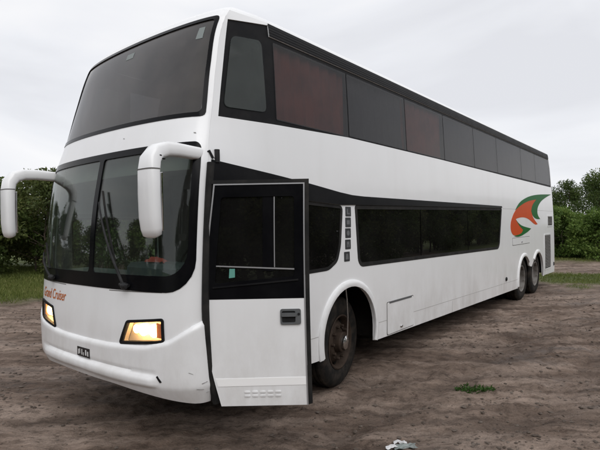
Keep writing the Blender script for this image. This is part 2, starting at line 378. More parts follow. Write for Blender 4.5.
# bumper skin with a rolled lower lip
def bt(s): q=abs(s)/Qs; return float(np.interp(q,[0,.3,.63,.8,.93,1],[.90,.905,.935,.99,1.094,1.13]))
def boff(s,z):
    q=abs(s)/Qs; top=min(max((bt(s)-z)/.035,0),1); top=top*(2-top)
    k=1-min(max((q-(.66 if s<0 else .50))/(.07 if s<0 else .2),0),1); k=k*k*(3-2*k); zl=.672-.012*q; lip=math.exp(-((z-zl)/.040)**8)*k*(.82+.18*(zl+.04-z)/.08)
    gr=math.exp(-((z-zl-.052)/.014)**2)*k
    return .022*top+.027*lip-.010*gr-.03*max(0,(.62-z)/.1)
bo=[(s,.575-.10*min(1,max(0,(abs(s)-.45)/.85))**1.4) for s in np.linspace(-1.4185,1.4185,40)]+[(s,bt(s)) for s in np.linspace(1.4185,-1.4185,60)]
patch('bumper',bo,S_front,'white_paint',bus,step=.0185,bstep=.03,off=.006,th=.02,offn=boff,sharp=50)
patch('bumper_slot',[(-1.050,.668),(-1.035,.662),(-1.005,.703),(-1.015,.712)],S_front,'black_trim',bus,step=.03,off=.034,th=.01)
for a,b,c_,d_ in ((-1.36,.60,-1.31,.612),(-1.395,.655,-1.35,.645),(-1.40,.57,-1.37,.572),(-1.30,.73,-1.27,.742)):
    patch('scuff',[(a,b),(c_,d_),(c_+.003,d_+.006),(a+.006,b+.004)],S_front,'scuff_grey',bus,step=.03,off=.0305,th=.002)
for a,b in ((-.40,2.635),(-1.30,2.60)):
    patch('scuff',[(a,b),(a+.022,b+.004),(a+.026,b+.012),(a+.004,b+.010)],S_front,'scuff_grey',bus,step=.03,off=.0015,th=.002)
for sg in(-1,1):
    patch('panel_seam',[(sg*.40,1.333),(sg*1.06,1.345),(sg*1.06,1.351),(sg*.40,1.339)],S_front,'seam',bus,step=.06,off=.0015,th=.004)
# rear wall
patch('rear_panel',[(-hw(5,z),z) for z in np.linspace(.38,TOPZ,24)]+[(hw(5,z),z) for z in np.linspace(TOPZ,.38,24)],S_rear,'white_paint',bus,step=.15,th=.03,m2='lining')
# roof: rings from the cant rail to a shallow crown
zs_=[TOPZ,3.765,3.79,3.81,3.83,3.845,3.858,3.868,3.876,3.88]; V=[];F=[]
xk=[0,.02,.06,.12,.16,.25,.4,.6,.8,.9,1]
for z in zs_:
    a,b=xs(z),xr(z); ring=[front(q,z) for q in np.linspace(-.999,.999,41)]
    sx=[a+(b-a)*k for k in xk[1:]]
    ring+=[np.array([x,hw(x,z),z]) for x in sx]+[rear_pt(y,z) for y in np.linspace(hw(5,z)*.96,-hw(5,z)*.96,13)]+[np.array([x,-hw(x,z),z]) for x in sx[::-1]]
    V+=ring
nr=len(ring)
for i in range(len(zs_)-1):
    for k in range(nr): F.append((i*nr+k,i*nr+(k+1)%nr,(i+1)*nr+(k+1)%nr,(i+1)*nr+k))
top=len(V)-nr
# bridge the crown across
for k in range(20): F.append((top+k,top+k+1,top+40-k-1,top+40-k) if k<19 else (top+19,top+20,top+21))
nx=len(xk)-1
for k in range(nx):
    l0=top+40+k; r0=top+(nr-k)%nr; l1=top+41+k; r1=top+nr-1-k
    F.append((r0,l0,l1,r1))
a=top+40+nx; rr=list(range(a,a+15)); F.append(tuple(i for i in rr if i<top+nr))
mesh('roof',V,F,'white_paint',bus,sharp=50)
# --- upper side glazing, both sides
mull=[-.915,.335,1.79,3.13,4.53,5.91,7.78,9.14,10.84]
zt=3.585; zbm=2.85
for fn in (S_near,S_far):
    near=fn is S_near
    fr=UP; 
    hl=[]
    panes=[]
    for i in range(8):
        x0,x1=mull[i]+.02,mull[i+1]-.02
        panes.append(rrect(x0-.010,x1+.010,zbm if i else 2.835,3.565,.015,2))
    QW=roundpoly([(-1.515,2.86),(-1.03,2.885),(-1.045,3.545),(-1.372,3.51)],.06)
    # black frame behind the glass: ring strips
    patch('window_surround',UP,fn,'black_trim',bus,holes=[inset(p,.012) for p in panes]+[inset(QW,.01)],step=.14,bstep=.12,off=-.010,th=.02)
    for i,p in enumerate(panes):
        g=patch('window_pane',p,fn,'tint_glass',bus,step=.2,off=-.003,th=.006)
        if near:
            c='curtain_red' if i in(0,2) else 'curtain_grey'
            x0,x1=mull[i]-.01,mull[i+1]-.012
            x0+=.0
            patch('curtain',[(x0,2.83),(x1,2.83),(x1,3.6),(x0,3.6)],fn,c,bus,step=.045,bstep=.04,off=-.055,th=.006,offn=lambda u,v:.018*math.sin(u*38+1.3*math.sin(v*2)))
    patch('quarter_window',QW,fn,'green_glass',bus,step=.2,off=-.003,th=.006)
    # ribbed black strip under the roof edge
    x0=-.955
    V=[];F=[]
    zz=[3.608+.0135*k for k in range(10)]; ox=[.004,.0068]*5
    patch('roof_rail',[(-.955,3.610),(10.83,3.610),(10.80,3.728),(-.955,3.728)],fn,'black_trim',bus,step=.0225,bstep=.3,off=.006,th=.012,offn=None) if False else None
    xsn=np.linspace(-.955,10.8,40)
    for z,o in zip(zz,ox):
        V+=[fn(x,z,o) for x in xsn]
    for i in range(len(zz)-1):
        for k in range(39):
            q=(i*40+k,i*40+k+1,(i+1)*40+k+1,(i+1)*40+k); F.append(q if near else q[::-1])
    mesh('roof_rail',V,F,'black_trim',bus,sharp=20)
    # lower deck glazing
    pl=[(.40,2.15),(2.18,4.05),(4.08,6.10)]
    lo=LWIN
    def clip(P,a,b):
        o=[]; 
        for p in P: o.append((min(max(p[0],a),b),p[1]))
        r=[o[0]]
        for p in o[1:]:
            if math.hypot(p[0]-r[-1][0],p[1]-r[-1][1])>1e-4: r.append(p)
        return r
    def zlo(x): return 1.38-.0105*x
    def zhi(x): return 2.05+.0105*x
    l=[p for p in LWIN if p[0]<1]; rgt=[p for p in LWIN if p[0]>5]
    P1=[p for p in l if p[1]<1.7]; P1t=[p for p in l if p[1]>=1.7]
    A=[p for p in LWIN[:6]]; 
    patch('window_pane',LWIN[:6]+[(2.14,zlo(2.14)),(2.14,zhi(2.14))]+LWIN[18:],fn,'dark_glass',bus,step=.25,off=-.004,th=.006)
    patch('window_pane',[(2.165,zlo(2.165)),(4.06,zlo(4.06)),(4.06,zhi(4.06)),(2.165,zhi(2.165))],fn,'dark_glass',bus,step=.25,off=-.004,th=.006)
    patch('window_pane',[(4.085,zlo(4.085))]+LWIN[6:18]+[(4.085,zhi(4.085))],fn,'dark_glass',bus,step=.25,off=-.004,th=.006)
    patch('window_gasket',inset(LWIN,-.018),fn,'rubber',bus,holes=[inset(LWIN,.03)],step=.2,off=.003,th=.012)
    if near:
        patch('window_pane',W0,fn,'dark_glass',bus,step=.15,off=-.004,th=.006)
        patch('window_gasket',inset(W0,-.015),fn,'rubber',bus,holes=[inset(W0,.02)],step=.15,off=.003,th=.01)
    else:
        P=rrect(-1.64,-.50,1.27,1.99,.08)
        patch('window_pane',P,fn,'clear_glass',bus,step=.2,off=-.004,th=.006)
        patch('window_gasket',inset(P,-.015),fn,'rubber',bus,holes=[inset(P,.03)],step=.15,off=.003,th=.01)
    # black swoop band above the door and the lower windows
    band=[(-1.745,2.222),(-.955,2.222),(-.955,2.12),(.10,2.068),(.40,2.075),(3,2.105),(6.075,2.135),(6.09,2.172),(3.5,2.176),(.6,2.176),(.35,2.183),(.1,2.205),(-.464,2.272),(-1.0,2.325),(-1.715,2.39)]
    patch('black_band',band,fn,'band_black',bus,step=.1,off=.005,th=.008)
    patch('band_lip',[(-.95,2.117),(.10,2.066),(.40,2.074),(6.07,2.135),(6.07,2.150),(.40,2.090),(.10,2.082),(-.95,2.132)],fn,'band_black',bus,step=.1,off=.014,th=.012)
    # wheel arch lips
    for cx,cz,r in (FA,RA1,RA2):
        a0,a1=(196,-17) if cx<1 else ((192,42) if cx<8.4 else (138,-12))
        A0=arch(cx,cz,r-.012,26,a0,a1); A1=arch(cx,cz,r+.062,26,a1,a0)
        patch('wheel_arch',A0+A1,fn,'white_paint',bus,step=.03,bstep=.05,off=.004,th=.018,offn=lambda u,v,cx=cx,cz=cz,r=r:.026*math.sqrt(max(0,1-((math.hypot(u-cx,v-cz)-r-.018)/.047)**2)))
    # seams, hatches, grilles
    for x0_,x1_,z0_,z1_ in ((.86,7.2,.655,.661),(6.15,11.0,2.120,2.125),(-.28,-.97,.70,.706)):
        sl=-.0155*(1 if z0_<1 else 0)
        patch('panel_seam',[(x0_,z0_+sl*x0_),(x1_,z0_+sl*x1_),(x1_,z1_+sl*x1_),(x0_,z1_+sl*x0_)],fn,'soft_seam',bus,step=.3,off=.0015,th=.004)
    for x in (3.3,5.95):
        patch('panel_seam',[(x,zb(x)+.01),(x+.005,zb(x)+.01),(x+.005,.59),(x,.59)],fn,'soft_seam',bus,step=.3,off=.0015,th=.004)
    for hx0,hx1,hz0,hz1 in ((1.12,1.86,.455,.855),(6.83,8.32,1.33,1.48)):
        h=patch('hatch',rrect(hx0,hx1,hz0,hz1,.02,2),fn,'white_paint',bus,step=.2,off=.007,th=.006)
        patch('hatch_gap',rrect(hx0-.010,hx1+.010,hz0-.010,hz1+.010,.02,2),fn,'seam',h,holes=[rrect(hx0+.001,hx1-.001,hz0+.001,hz1-.001,.02,2)],step=.2,off=.002,th=.004)
        if hz1<1: patch('hatch_hinge',[(hx0+.05,hz1-.012),(hx1-.06,hz1-.012),(hx1-.06,hz1+.008),(hx0+.05,hz1+.008)],fn,'grey_plastic',h,step=.2,off=.012,th=.008)
        k=MB()
        c=fn((hx0+hx1)/2,hz0+.05,.014); k.blob(c,(.035,.012,.018)); k.build('hatch_latch','chrome' if hz1<1 else 'silver_trim',h)
    for gx0,gx1,gz0,gz1 in ((9.88,10.66,.53,1.50),(10.29,10.93,1.69,2.01)):
        g=patch('vent_frame',rrect(gx0,gx1,gz0,gz1,.02,2),fn,'white_paint',bus,holes=[rrect(gx0+.04,gx1-.04,gz0+.035,gz1-.035,.01,2)],step=.2,off=.010,th=.009)
        patch('vent_back',rrect(gx0+.03,gx1-.03,gz0+.03,gz1-.03,.01,2),fn,'underbody',g,step=.3,off=.003,th=.002)
        n=int((gz1-gz0-.07)/.04)
        for i in range(n):
            z=gz0+.055+.04*i; a=[fn(gx0+.04,z,.004),fn(gx1-.04,z,.004),fn(gx1-.04,z+.022,.014),fn(gx0+.04,z+.022,.014),fn(gx0+.04,z+.028,.005),fn(gx1-.04,z+.028,.005)]
            mesh('louvre',a,[(0,1,2,3),(3,2,5,4)],'grille_grey',g,smooth=False)
    c=fn(6.30,.645,.012); MB().blob(c,(.06,.014,.045)).build('filler_cap','dark_plastic',bus)
    c=fn(11.02,.62,.01); MB().box(c,(.05,.02,.10),bev=.006).build('marker_lamp','dark_plastic',bus)
# --- wing emblem
def curve(P,n=2):
    for _ in range(n):
        o=[]
        for i,p in enumerate(P):
            a,p_,b=np.array(P[i-1]),np.array(p),np.array(P[(i+1)%len(P)]); u,v=a-p_,b-p_
            if (u@v)/(np.linalg.norm(u)*np.linalg.norm(v)+1e-9)>-.35: o.append(tuple(p_))
            else: o+=[tuple(p_+u*.25),tuple(p_+v*.25)]
        P=o
    return P
LG=[(10.88, 2.6), (10.23, 2.5), (9.61, 2.38), (9.26, 2.24), (9.14, 2.13), (9.18, 2.0), (9.45, 1.9), (9.01, 1.9), (8.65, 1.98), (8.52, 2.1), (8.63, 2.25), (9.07, 2.4), (8.25, 2.34), (7.6, 2.23), (7.08, 2.1), (7.43, 2.28), (7.98, 2.4), (8.66, 2.49), (9.53, 2.55)]
LR=[(7.08, 2.1), (7.6, 2.23), (8.25, 2.34), (9.07, 2.4), (8.63, 2.25), (8.52, 2.1), (8.65, 1.97), (8.8, 1.9), (9.16, 1.77), (8.89, 1.75), (8.21, 1.92), (7.66, 1.95), (7.23, 1.92), (7.11, 1.9), (7.38, 1.75), (7.72, 1.65), (7.54, 1.56), (6.95, 1.53), (6.76, 1.6), (6.68, 1.71), (6.74, 1.88)]
LG2=[(7.11, 1.9), (7.3, 1.82), (7.64, 1.74), (8.48, 1.67), (8.18, 1.6), (7.9, 1.56), (7.54, 1.51), (7.2, 1.5), (6.95, 1.53), (7.54, 1.56), (7.72, 1.65), (7.38, 1.75)]
patch('wing_emblem',curve(LR),S_near,'logo_red',bus,step=.12,off=.0035,th=.004)
patch('wing_emblem',curve(LG),S_near,'logo_green',bus,step=.12,off=.0050,th=.004)
patch('wing_emblem',curve(LG2),S_near,'logo_green',bus,step=.12,off=.0050,th=.004)
# --- white pillar with five square stickers
for i,zc in enumerate((1.995,1.875,1.755,1.630,1.495)):
    xc=.258-.022*(i/4)-(.02 if i>3 else 0); s=.054
    st=patch('amenity_sticker',rrect(xc-s*1.05,xc+s*1.05,zc-s,zc+s,.008,2),S_near,'sticker_dark',bus,step=.2,off=.0025,th=.002)
    gl=[[(-.5,-.5),(.5,-.5),(.5,-.25),(-.1,-.25),(-.1,.5),(-.5,.5)],[(-.5,-.4),(.5,-.4),(.5,.4),(-.5,.4)],[(.5*math.cos(a),.5*math.sin(a)) for a in np.linspace(0,5.6,9)],[(-.5,-.5),(-.1,-.5),(-.1,0),(.1,0),(.1,-.5),(.5,-.5),(.4,.5),(-.4,.5)],[(-.5,-.5),(.5,-.5),(.3,.5),(-.3,.5)]][i]
    patch('icon',[(xc+a*.062,zc+b*.062) for a,b in gl],S_near,'sticker_mark',st,step=.1,off=.004,th=.001)

# --- windscreens
dq=-.055*Qs
def lw_pane(sg):
    x0,x1=(-.945*Qs,dq-.03) if sg<0 else (dq+.03,.945*Qs)
    return rrect(x0,x1,1.36,2.52,(.24,0,0,.05) if sg<0 else (0,.24,.05,0),6)
for sg in(-1,1): patch('lower_windscreen',lw_pane(sg),S_front,'clear_glass',bus,step=.06,off=-.006,th=.006)
LWi=rrect(-.945*Qs+.05,.945*Qs-.05,1.475,2.475,(.20,.20,.05,.05),6)
h1=[p for p in LWi]
left=rrect(-.945*Qs+.055,dq-.035,1.475,2.475,(.20,.03,.03,.05),6); right=rrect(dq+.035,.945*Qs-.055,1.475,2.475,(.03,.20,.05,.03),6)
patch('windscreen_gasket',inset(LW,-.012),S_front,'black_gloss',bus,holes=[left,right],step=.06,bstep=.05,off=.004,th=.012)
patch('upper_windscreen',UW,S_front,'front_tint',bus,step=.07,off=-.006,th=.006)
patch('windscreen_gasket',inset(UW,-.008),S_front,'black_gloss',bus,holes=[rrect(-.955*Qs+.035,.955*Qs-.035,2.785,3.64,.04,4)],step=.06,bstep=.05,off=.004,th=.012)
patch('windscreen_sticker',[(-.06,3.50),(.09,3.50),(.09,3.56),(-.06,3.56)],S_front,'sticker_pale',bus,step=.05,off=-.004,th=.0015)
patch('windscreen_sticker',[(-1.22,3.47),(-1.13,3.47),(-1.14,3.58),(-1.22,3.58)],S_front,'sticker_pale',bus,step=.05,off=-.004,th=.0015)
# --- wipers
def wiper(P,tip,sg):
    base=MB(); base.blob(S_front(*P,.03),(.03,.045,.03)); base.tube([S_front(P[0]-.05,P[1]+.005,.025),S_front(P[0]+.06,P[1]+.01,.03)],.014,8)
    b=base.build('wiper',  'dark_plastic',bus)
    n=8; pts=[S_front(P[0]+(tip[0]-P[0])*k/n,P[1]+(tip[1]-P[1])*k/n,.035+.02*math.sin(math.pi*k/n)) for k in range(n+1)]
    MB().tube(pts,[.013-.006*k/n for k in range(n+1)],8).build('wiper_arm','dark_plastic',b)
    bl=[S_front(tip[0]+(P[0]-tip[0])*(k/n)*.62-.015,tip[1]+.10-(tip[1]+.10-P[1])*(k/n)*.75,.020) for k in range(n+1)]
    MB().tube(bl,.010,6).build('wiper_blade','rubber',b)
wiper((-.655,1.385),(-.20,2.08),-1); wiper((.70,1.385),(.98,1.62),1)
# --- headlights
for sg,P in((-1,HLn),(1,HLf)):
    hl=patch('headlight',inset(P,-.010),S_front,'black_trim',bus,holes=[inset(P,.012)],step=.06,bstep=.04,off=.012,th=.03)
    c=np.mean(np.array(P),0)
    patch('reflector',P,S_front,'lamp_reflector',hl,step=.03,off=-.075,th=.004)
    ring=resample(P,.03); nr_=len(ring); mesh('lamp_wall',[S_front(*p,.0) for p in ring]+[S_front(*p,-.07) for p in ring],[(k,(k+1)%nr_,nr_+(k+1)%nr_,nr_+k) for k in range(nr_)],'lamp_reflector',hl)
    for du,r_ in((-.12,.036),(-.035,.050),(.085,.054)):
        p=S_front(c[0]+sg*du,c[1]+.005,-.045)
        MB().blob(p,(r_*.55,r_,r_),14,9).build('bulb','lamp_bulb',hl)
    s0,s1=c[0]+sg*.145,c[0]+sg*.215
    a,b=min(s0,s1),max(s0,s1)
    patch('indicator',[(a,c[1]-.045),(b,c[1]-.04),(b,c[1]+.075),(a,c[1]+.06)],S_front,'amber_lens',hl,step=.03,off=-.012,th=.012)
    patch('lens',inset(P,.004),S_front,'lens_glass',hl,step=.06,off=.002,th=.004)
# --- lettering on the nose (wrapped on to the panel) and number plate
def lettering(txt,u0,u1,v,hh,fn,m,name,flip=True,shear=.22,off=.003):
    cu=bpy.data.curves.new('t','FONT'); cu.body=txt; cu.shear=shear; cu.resolution_u=3; cu.offset=.008
    ob=bpy.data.objects.new('t',cu); COL.objects.link(ob); dg=bpy.context.evaluated_depsgraph_get(); me=bpy.data.meshes.new_from_object(ob.evaluated_get(dg))
    P=np.array([v_.co[:2] for v_ in me.vertices]); Fc=[tuple(p.vertices) for p in me.polygons]
    bpy.data.objects.remove(ob); bpy.data.curves.remove(cu); bpy.data.meshes.remove(me)
    P=(P-P.min(0))/np.array([np.ptp(P[:,0]),np.ptp(P[:,1])])
    V=[fn(u0+(u1-u0)*a,v+hh*b+.0*a,off) for a,b in P]
    mesh(name,V,Fc,m,bus,smooth=False)
lettering('Grand Cruiser',.72*Qs,.27*Qs,1.18,.098,S_front,'lettering','lettering')
pl=patch('number_plate',[(-.155,.735),(.06,.735),(.06,.815),(-.155,.815)],S_front,'plate_black',bus,step=.1,off=.032,th=.006)
for k,(a,b,c_,d_) in enumerate(((.040,.025,.750,.795),(.018,.005,.758,.800),(-.02,-.035,.752,.80),(-.05,-.06,.748,.775),(-.085,-.105,.752,.80),(-.12,-.14,.750,.79))):
    patch('plate_mark',[(b,c_),(a,c_),(a,d_),(b,d_)],S_front,'plate_white',pl,step=.1,off=.034,th=.001)
# --- mirrors: one swept shell each, arm then head
for sg in(-1,1):
    mx_=0 if sg>0 else .045
    path=[(-1.715,1.185,2.430),(-1.88,1.185,2.435),(-2.03,1.185,2.44),(-2.15,1.19,2.435),(-2.235,1.192,2.405),(-2.285,1.194,2.345),(-2.30,1.195,2.26),(-2.302,1.197,2.10),(-2.30,1.20,1.93),(-2.292,1.202,1.845),(-2.285,1.202,1.80),(-2.28,1.202,1.785)]
    wd=[.044,.045,.047,.053,.067,.086,.097,.101,.100,.095,.083,.050]; dp=[.050,.051,.053,.057,.060,.056,.050,.048,.048,.046,.040,.02]
    V=[];F=[];n=20
    for i,p in enumerate(path):
        p=Vector((p[0]+mx_*min(1,max(0,(-1.9-p[0])/.25)),sg*p[1],p[2])); a=Vector(path[max(i-1,0)]); b=Vector(path[min(i+1,len(path)-1)]); t=(b-a); t.y*=sg; t.normalize()
        side_=Vector((0,1,0)); up=t.cross(side_).normalized(); side_=up.cross(t)
        for k in range(n):
            an=2*math.pi*k/n; cc=math.copysign(abs(math.cos(an))**.6,math.cos(an)); ss=math.copysign(abs(math.sin(an))**.6,math.sin(an))
            V.append(p+side_*wd[i]*cc+up*dp[i]*ss)
    for i in range(len(path)-1):
        for k in range(n): F.append((i*n+k,i*n+(k+1)%n,(i+1)*n+(k+1)%n,(i+1)*n+k))
    F.append(tuple(range(n))); F.append(tuple(range(len(V)-n,len(V))))
    mr=mesh('mirror',V,F,'white_paint',bus,sharp=60)
    MB().box((-2.246+mx_,sg*1.198,2.04),(.012,.165,.42),bev=.004).build('mirror_glass','mirror_glass',mr)
    V=[];F=[]
    for dz in(-.004,.004):
        for k in range(n):
            an=2*math.pi*k/n; cc=math.copysign(abs(math.cos(an))**.6,math.cos(an)); ss=math.copysign(abs(math.sin(an))**.6,math.sin(an)); V.append((-2.301+mx_+.0512*ss,sg*1.195+.0985*cc,2.272+dz))
    for k in range(n): F.append((k,(k+1)%n,n+(k+1)%n,n+k))
    mesh('mirror_joint',V,F,'seam',mr)
    mb=MB(); mb.box((-1.695,sg*1.185,2.430),(.075,.075,.085),bev=.01); mb.tube([(-1.655,sg*1.25,2.37),(-1.655,sg*1.25,2.475)],.022,12); mb.tube([(-1.70,sg*1.19,2.41),(-1.655,sg*1.25,2.40)],.02,8)
    mb.tube([(-1.76,sg*1.20,2.44),(-1.73,sg*1.245,2.455),(-1.70,sg*1.25,2.40)],.012,6); mb.build('mirror_bracket','dark_plastic',mr)
    if sg<0:
        for k,(dx,dz) in enumerate(((0,.0),(.03,-.022),(-.02,-.03))):
            p=Vector((-2.268+dx*.6,-1.262,2.36+dz)); 
            MB().blob((-2.25+mx_+dx,-1.262,2.372+dz),(.018,.012,.006),6,4).build('scuff','black_trim',mr)
# --- driver's door, swung open about its front edge
dr=empty('door',(-1.752,-1.278,0)); dr.parent=bus; dr.rotation_euler=(0,0,math.atan2(-.78,.624))
DW=.750; zb0,zt0,zs0=.452,2.185,1.285
def S_door(a,z,o=0.0): return np.array([a+.012*((z-1.3)**2),-(o+.05-.018*((z-1.3)/.9)**2),z])
_ef=pchip([(.45,.050),(.7,-.008),(.95,-.048),(1.285,-.060),(1.75,-.022),(2.19,.022),(2.3,.03)])
def edge_front(z): return _ef(z)
lowp=[(edge_front(z),z) for z in np.linspace(zs0,zb0,12)]+[(DW-.025,zb0),(DW-.025,zs0)]
def dp_(name,o,m,parent=dr,holes=(),**k): return patch(name,o,S_door,m,parent,holes=holes,**k)
dp_('door_panel',lowp,'white_paint',step=.1,off=0,th=.04)
upw=[(DW-.025,zs0+.002),(DW-.025,zt0)]+[(edge_front(z),z) for z in np.linspace(zt0,zs0+.002,10)]
pane=roundpoly([(.022,1.405),(DW-.10,1.455),(DW-.10,2.085),(.075,2.085)],.03)
dp_('window_surround',upw,'black_gloss',holes=[inset(pane,.004)],step=.1,off=0,th=.04)
dp_('window_pane',pane,'dark_glass',step=.2,off=-.012,th=.006)
dp_('window_ledge',[(.01,1.372),(DW-.075,1.425),(DW-.075,1.437),(.01,1.384)],'black_trim',step=.1,off=.008,th=.008)
dp_('window_rail',[(.035,1.550),(DW-.105,1.518),(DW-.105,1.507),(.035,1.541)],'silver_trim',step=.1,off=-.004,th=.006)
dp_('pane_divider',[(.488,1.53),(.495,1.53),(.495,2.08),(.488,2.08)],'silver_trim',step=.1,off=-.004,th=.006)
dp_('pane_post',[(.40,1.50),(.486,1.50),(.486,2.08),(.40,2.08)],'black_gloss',step=.1,off=-.006,th=.004)
dp_('door_sticker',[(.135,1.45),(.182,1.455),(.182,1.522),(.14,1.522)],'sticker_teal',step=.1,off=-.009,th=.002)
dp_('door_trim',[(edge_front(z)+.008,z) for z in np.linspace(zs0,zt0-.010,10)]+[(DW-.032,zt0-.010),(DW-.032,zb0),(DW-.022,zb0),(DW-.022,zt0)]+[(edge_front(z)-.003,z) for z in np.linspace(zt0,zs0,10)],'silver_trim',step=.1,off=.006,th=.02)
dp_('door_seal',[(DW-.021,zb0-.0),(DW+.012,zb0+.01),(DW+.012,zt0+.03),(.0,zt0+.03),(-.002,zt0+.002),(DW-.021,zt0+.002)],'rubber',step=.1,off=-.004,th=.045)
dp_('reflective_strip',[(.030,.608),(DW-.034,.612),(DW-.034,.672),(.012,.668)],'reflector_tape',step=.1,off=.003,th=.003)
for k in range(5):
    for j in range(2):
        x=.235+.060*k; z=.525+.030*j; dp_('vent_slot',rrect(x,x+.042,z,z+.012,.005,2),'white_paint',step=.1,off=.007,th=.008)
hd=dp_('handle',rrect(.530,.690,1.085,1.205,.015,3),'grey_plastic',step=.05,off=.012,th=.012,holes=[rrect(.543,.647,1.10,1.190,.01,2)])
dp_('handle_well',rrect(.541,.649,1.098,1.192,.01,2),'dark_plastic',hd,step=.1,off=.003,th=.003)
dp_('handle_grip',rrect(.537,.655,1.148,1.176,.008,2),'grey_plastic',hd,step=.04,off=.026,th=.012)
dp_('lock',[(.673+.010*math.cos(a),1.165+.010*math.sin(a)) for a in np.linspace(0,5.8,10)],'dark_plastic',hd,step=.1,off=.016,th=.004)
dp_('door_lining',[(.06,.49),(DW-.05,.49),(DW-.05,zs0-.02),(.0,zs0-.02)],'lining',step=.2,off=-.042,th=.012)
# rubber along the front edge of the doorway, and doorway steps
pts=[]
for z in np.linspace(2.36,.46,26): 
    x=xs(z)+.012+(.012*((.95-z)/.5)**2 if z<.95 else 0); pts.append((x,-hw(x,z)-.018,z))
MB().tube(pts,.030,8).build('doorway_seal','rubber',bus)
st=MB(); st.box((-1.36,-.95,.70),(.70,.56,.46),bev=.01); st.box((-1.36,-.80,.99),(.70,.40,.14),bev=.01); st.build('entry_step','dark_plastic',bus)
# --- interior
MB().box((4.65,0,1.22),(12.6,2.38,.04)).build('lower_floor','lining',bus)
MB().box((4.65,0,2.60),(12.6,2.38,.07)).build('upper_floor','lining',bus)
MB().box((-.95,0,2.545),(1.3,2.3,.03)).build('cab_ceiling','cab_trim',bus)
MB().box((-.25,.05,1.9),(.04,2.3,1.3)).build('cab_partition','lining',bus)
d=MB(); d.box((-1.72,0,1.33),(.42,2.15,.20),bev=.03); d.box((-1.70,-.55,1.465),(.30,.72,.16),bev=.04); d.build('dashboard','dash',bus)
sw=empty('steering_wheel',(-1.33,-.55,1.53)); sw.parent=bus; sw.rotation_euler=(0,R(-62),0)
MB().tube([(.22*math.cos(a),.22*math.sin(a),0) for a in np.linspace(0,2*math.pi,33)],.016,8,caps=False).build('rim','dark_plastic',sw)
k=MB()
for a in(0.5,2.6,4.7): k.tube([(0,0,-.03),(.21*math.cos(a),.21*math.sin(a),0)],.014,6)
k.blob((0,0,-.02),(.06,.06,.03)); k.build('spokes','dark_plastic',sw)
def seat(x,y,z,mt='seat_cloth',head=True):
    s=empty('seat',(x,y,z)); s.parent=bus
    MB().box((0,0,.42),(.46,.46,.14),bev=.04).build('cushion',mt,s)
    MB().box((.24,0,.80),(.13,.46,.72),Matrix.Rotation(R(12),3,'Y'),bev=.045).build('backrest',mt,s)
    MB().box((.02,0,.17),(.34,.34,.36),bev=.02).build('pedestal','dark_plastic',s)
    if head: MB().box((.31,0,1.10),(.10,.34,.20),Matrix.Rotation(R(12),3,'Y'),bev=.035).build('headrest','headrest_cloth' ,s)
seat(-.78,-.55,1.20)
for y in(-.85,-.38,.38,.85): seat(-.75,y,2.62)
patch('cab_trim',[(-1.66,2.03),(-.32,2.03),(-.32,2.5),(-1.62,2.5)],S_far,'cab_trim',bus,step=.2,off=-.042,th=.012)
patch('sun_visor',[(-1.20,2.34),(1.20,2.34),(1.20,2.56),(-1.20,2.56)],S_front,'cab_trim',bus,step=.1,off=-.10,th=.012)
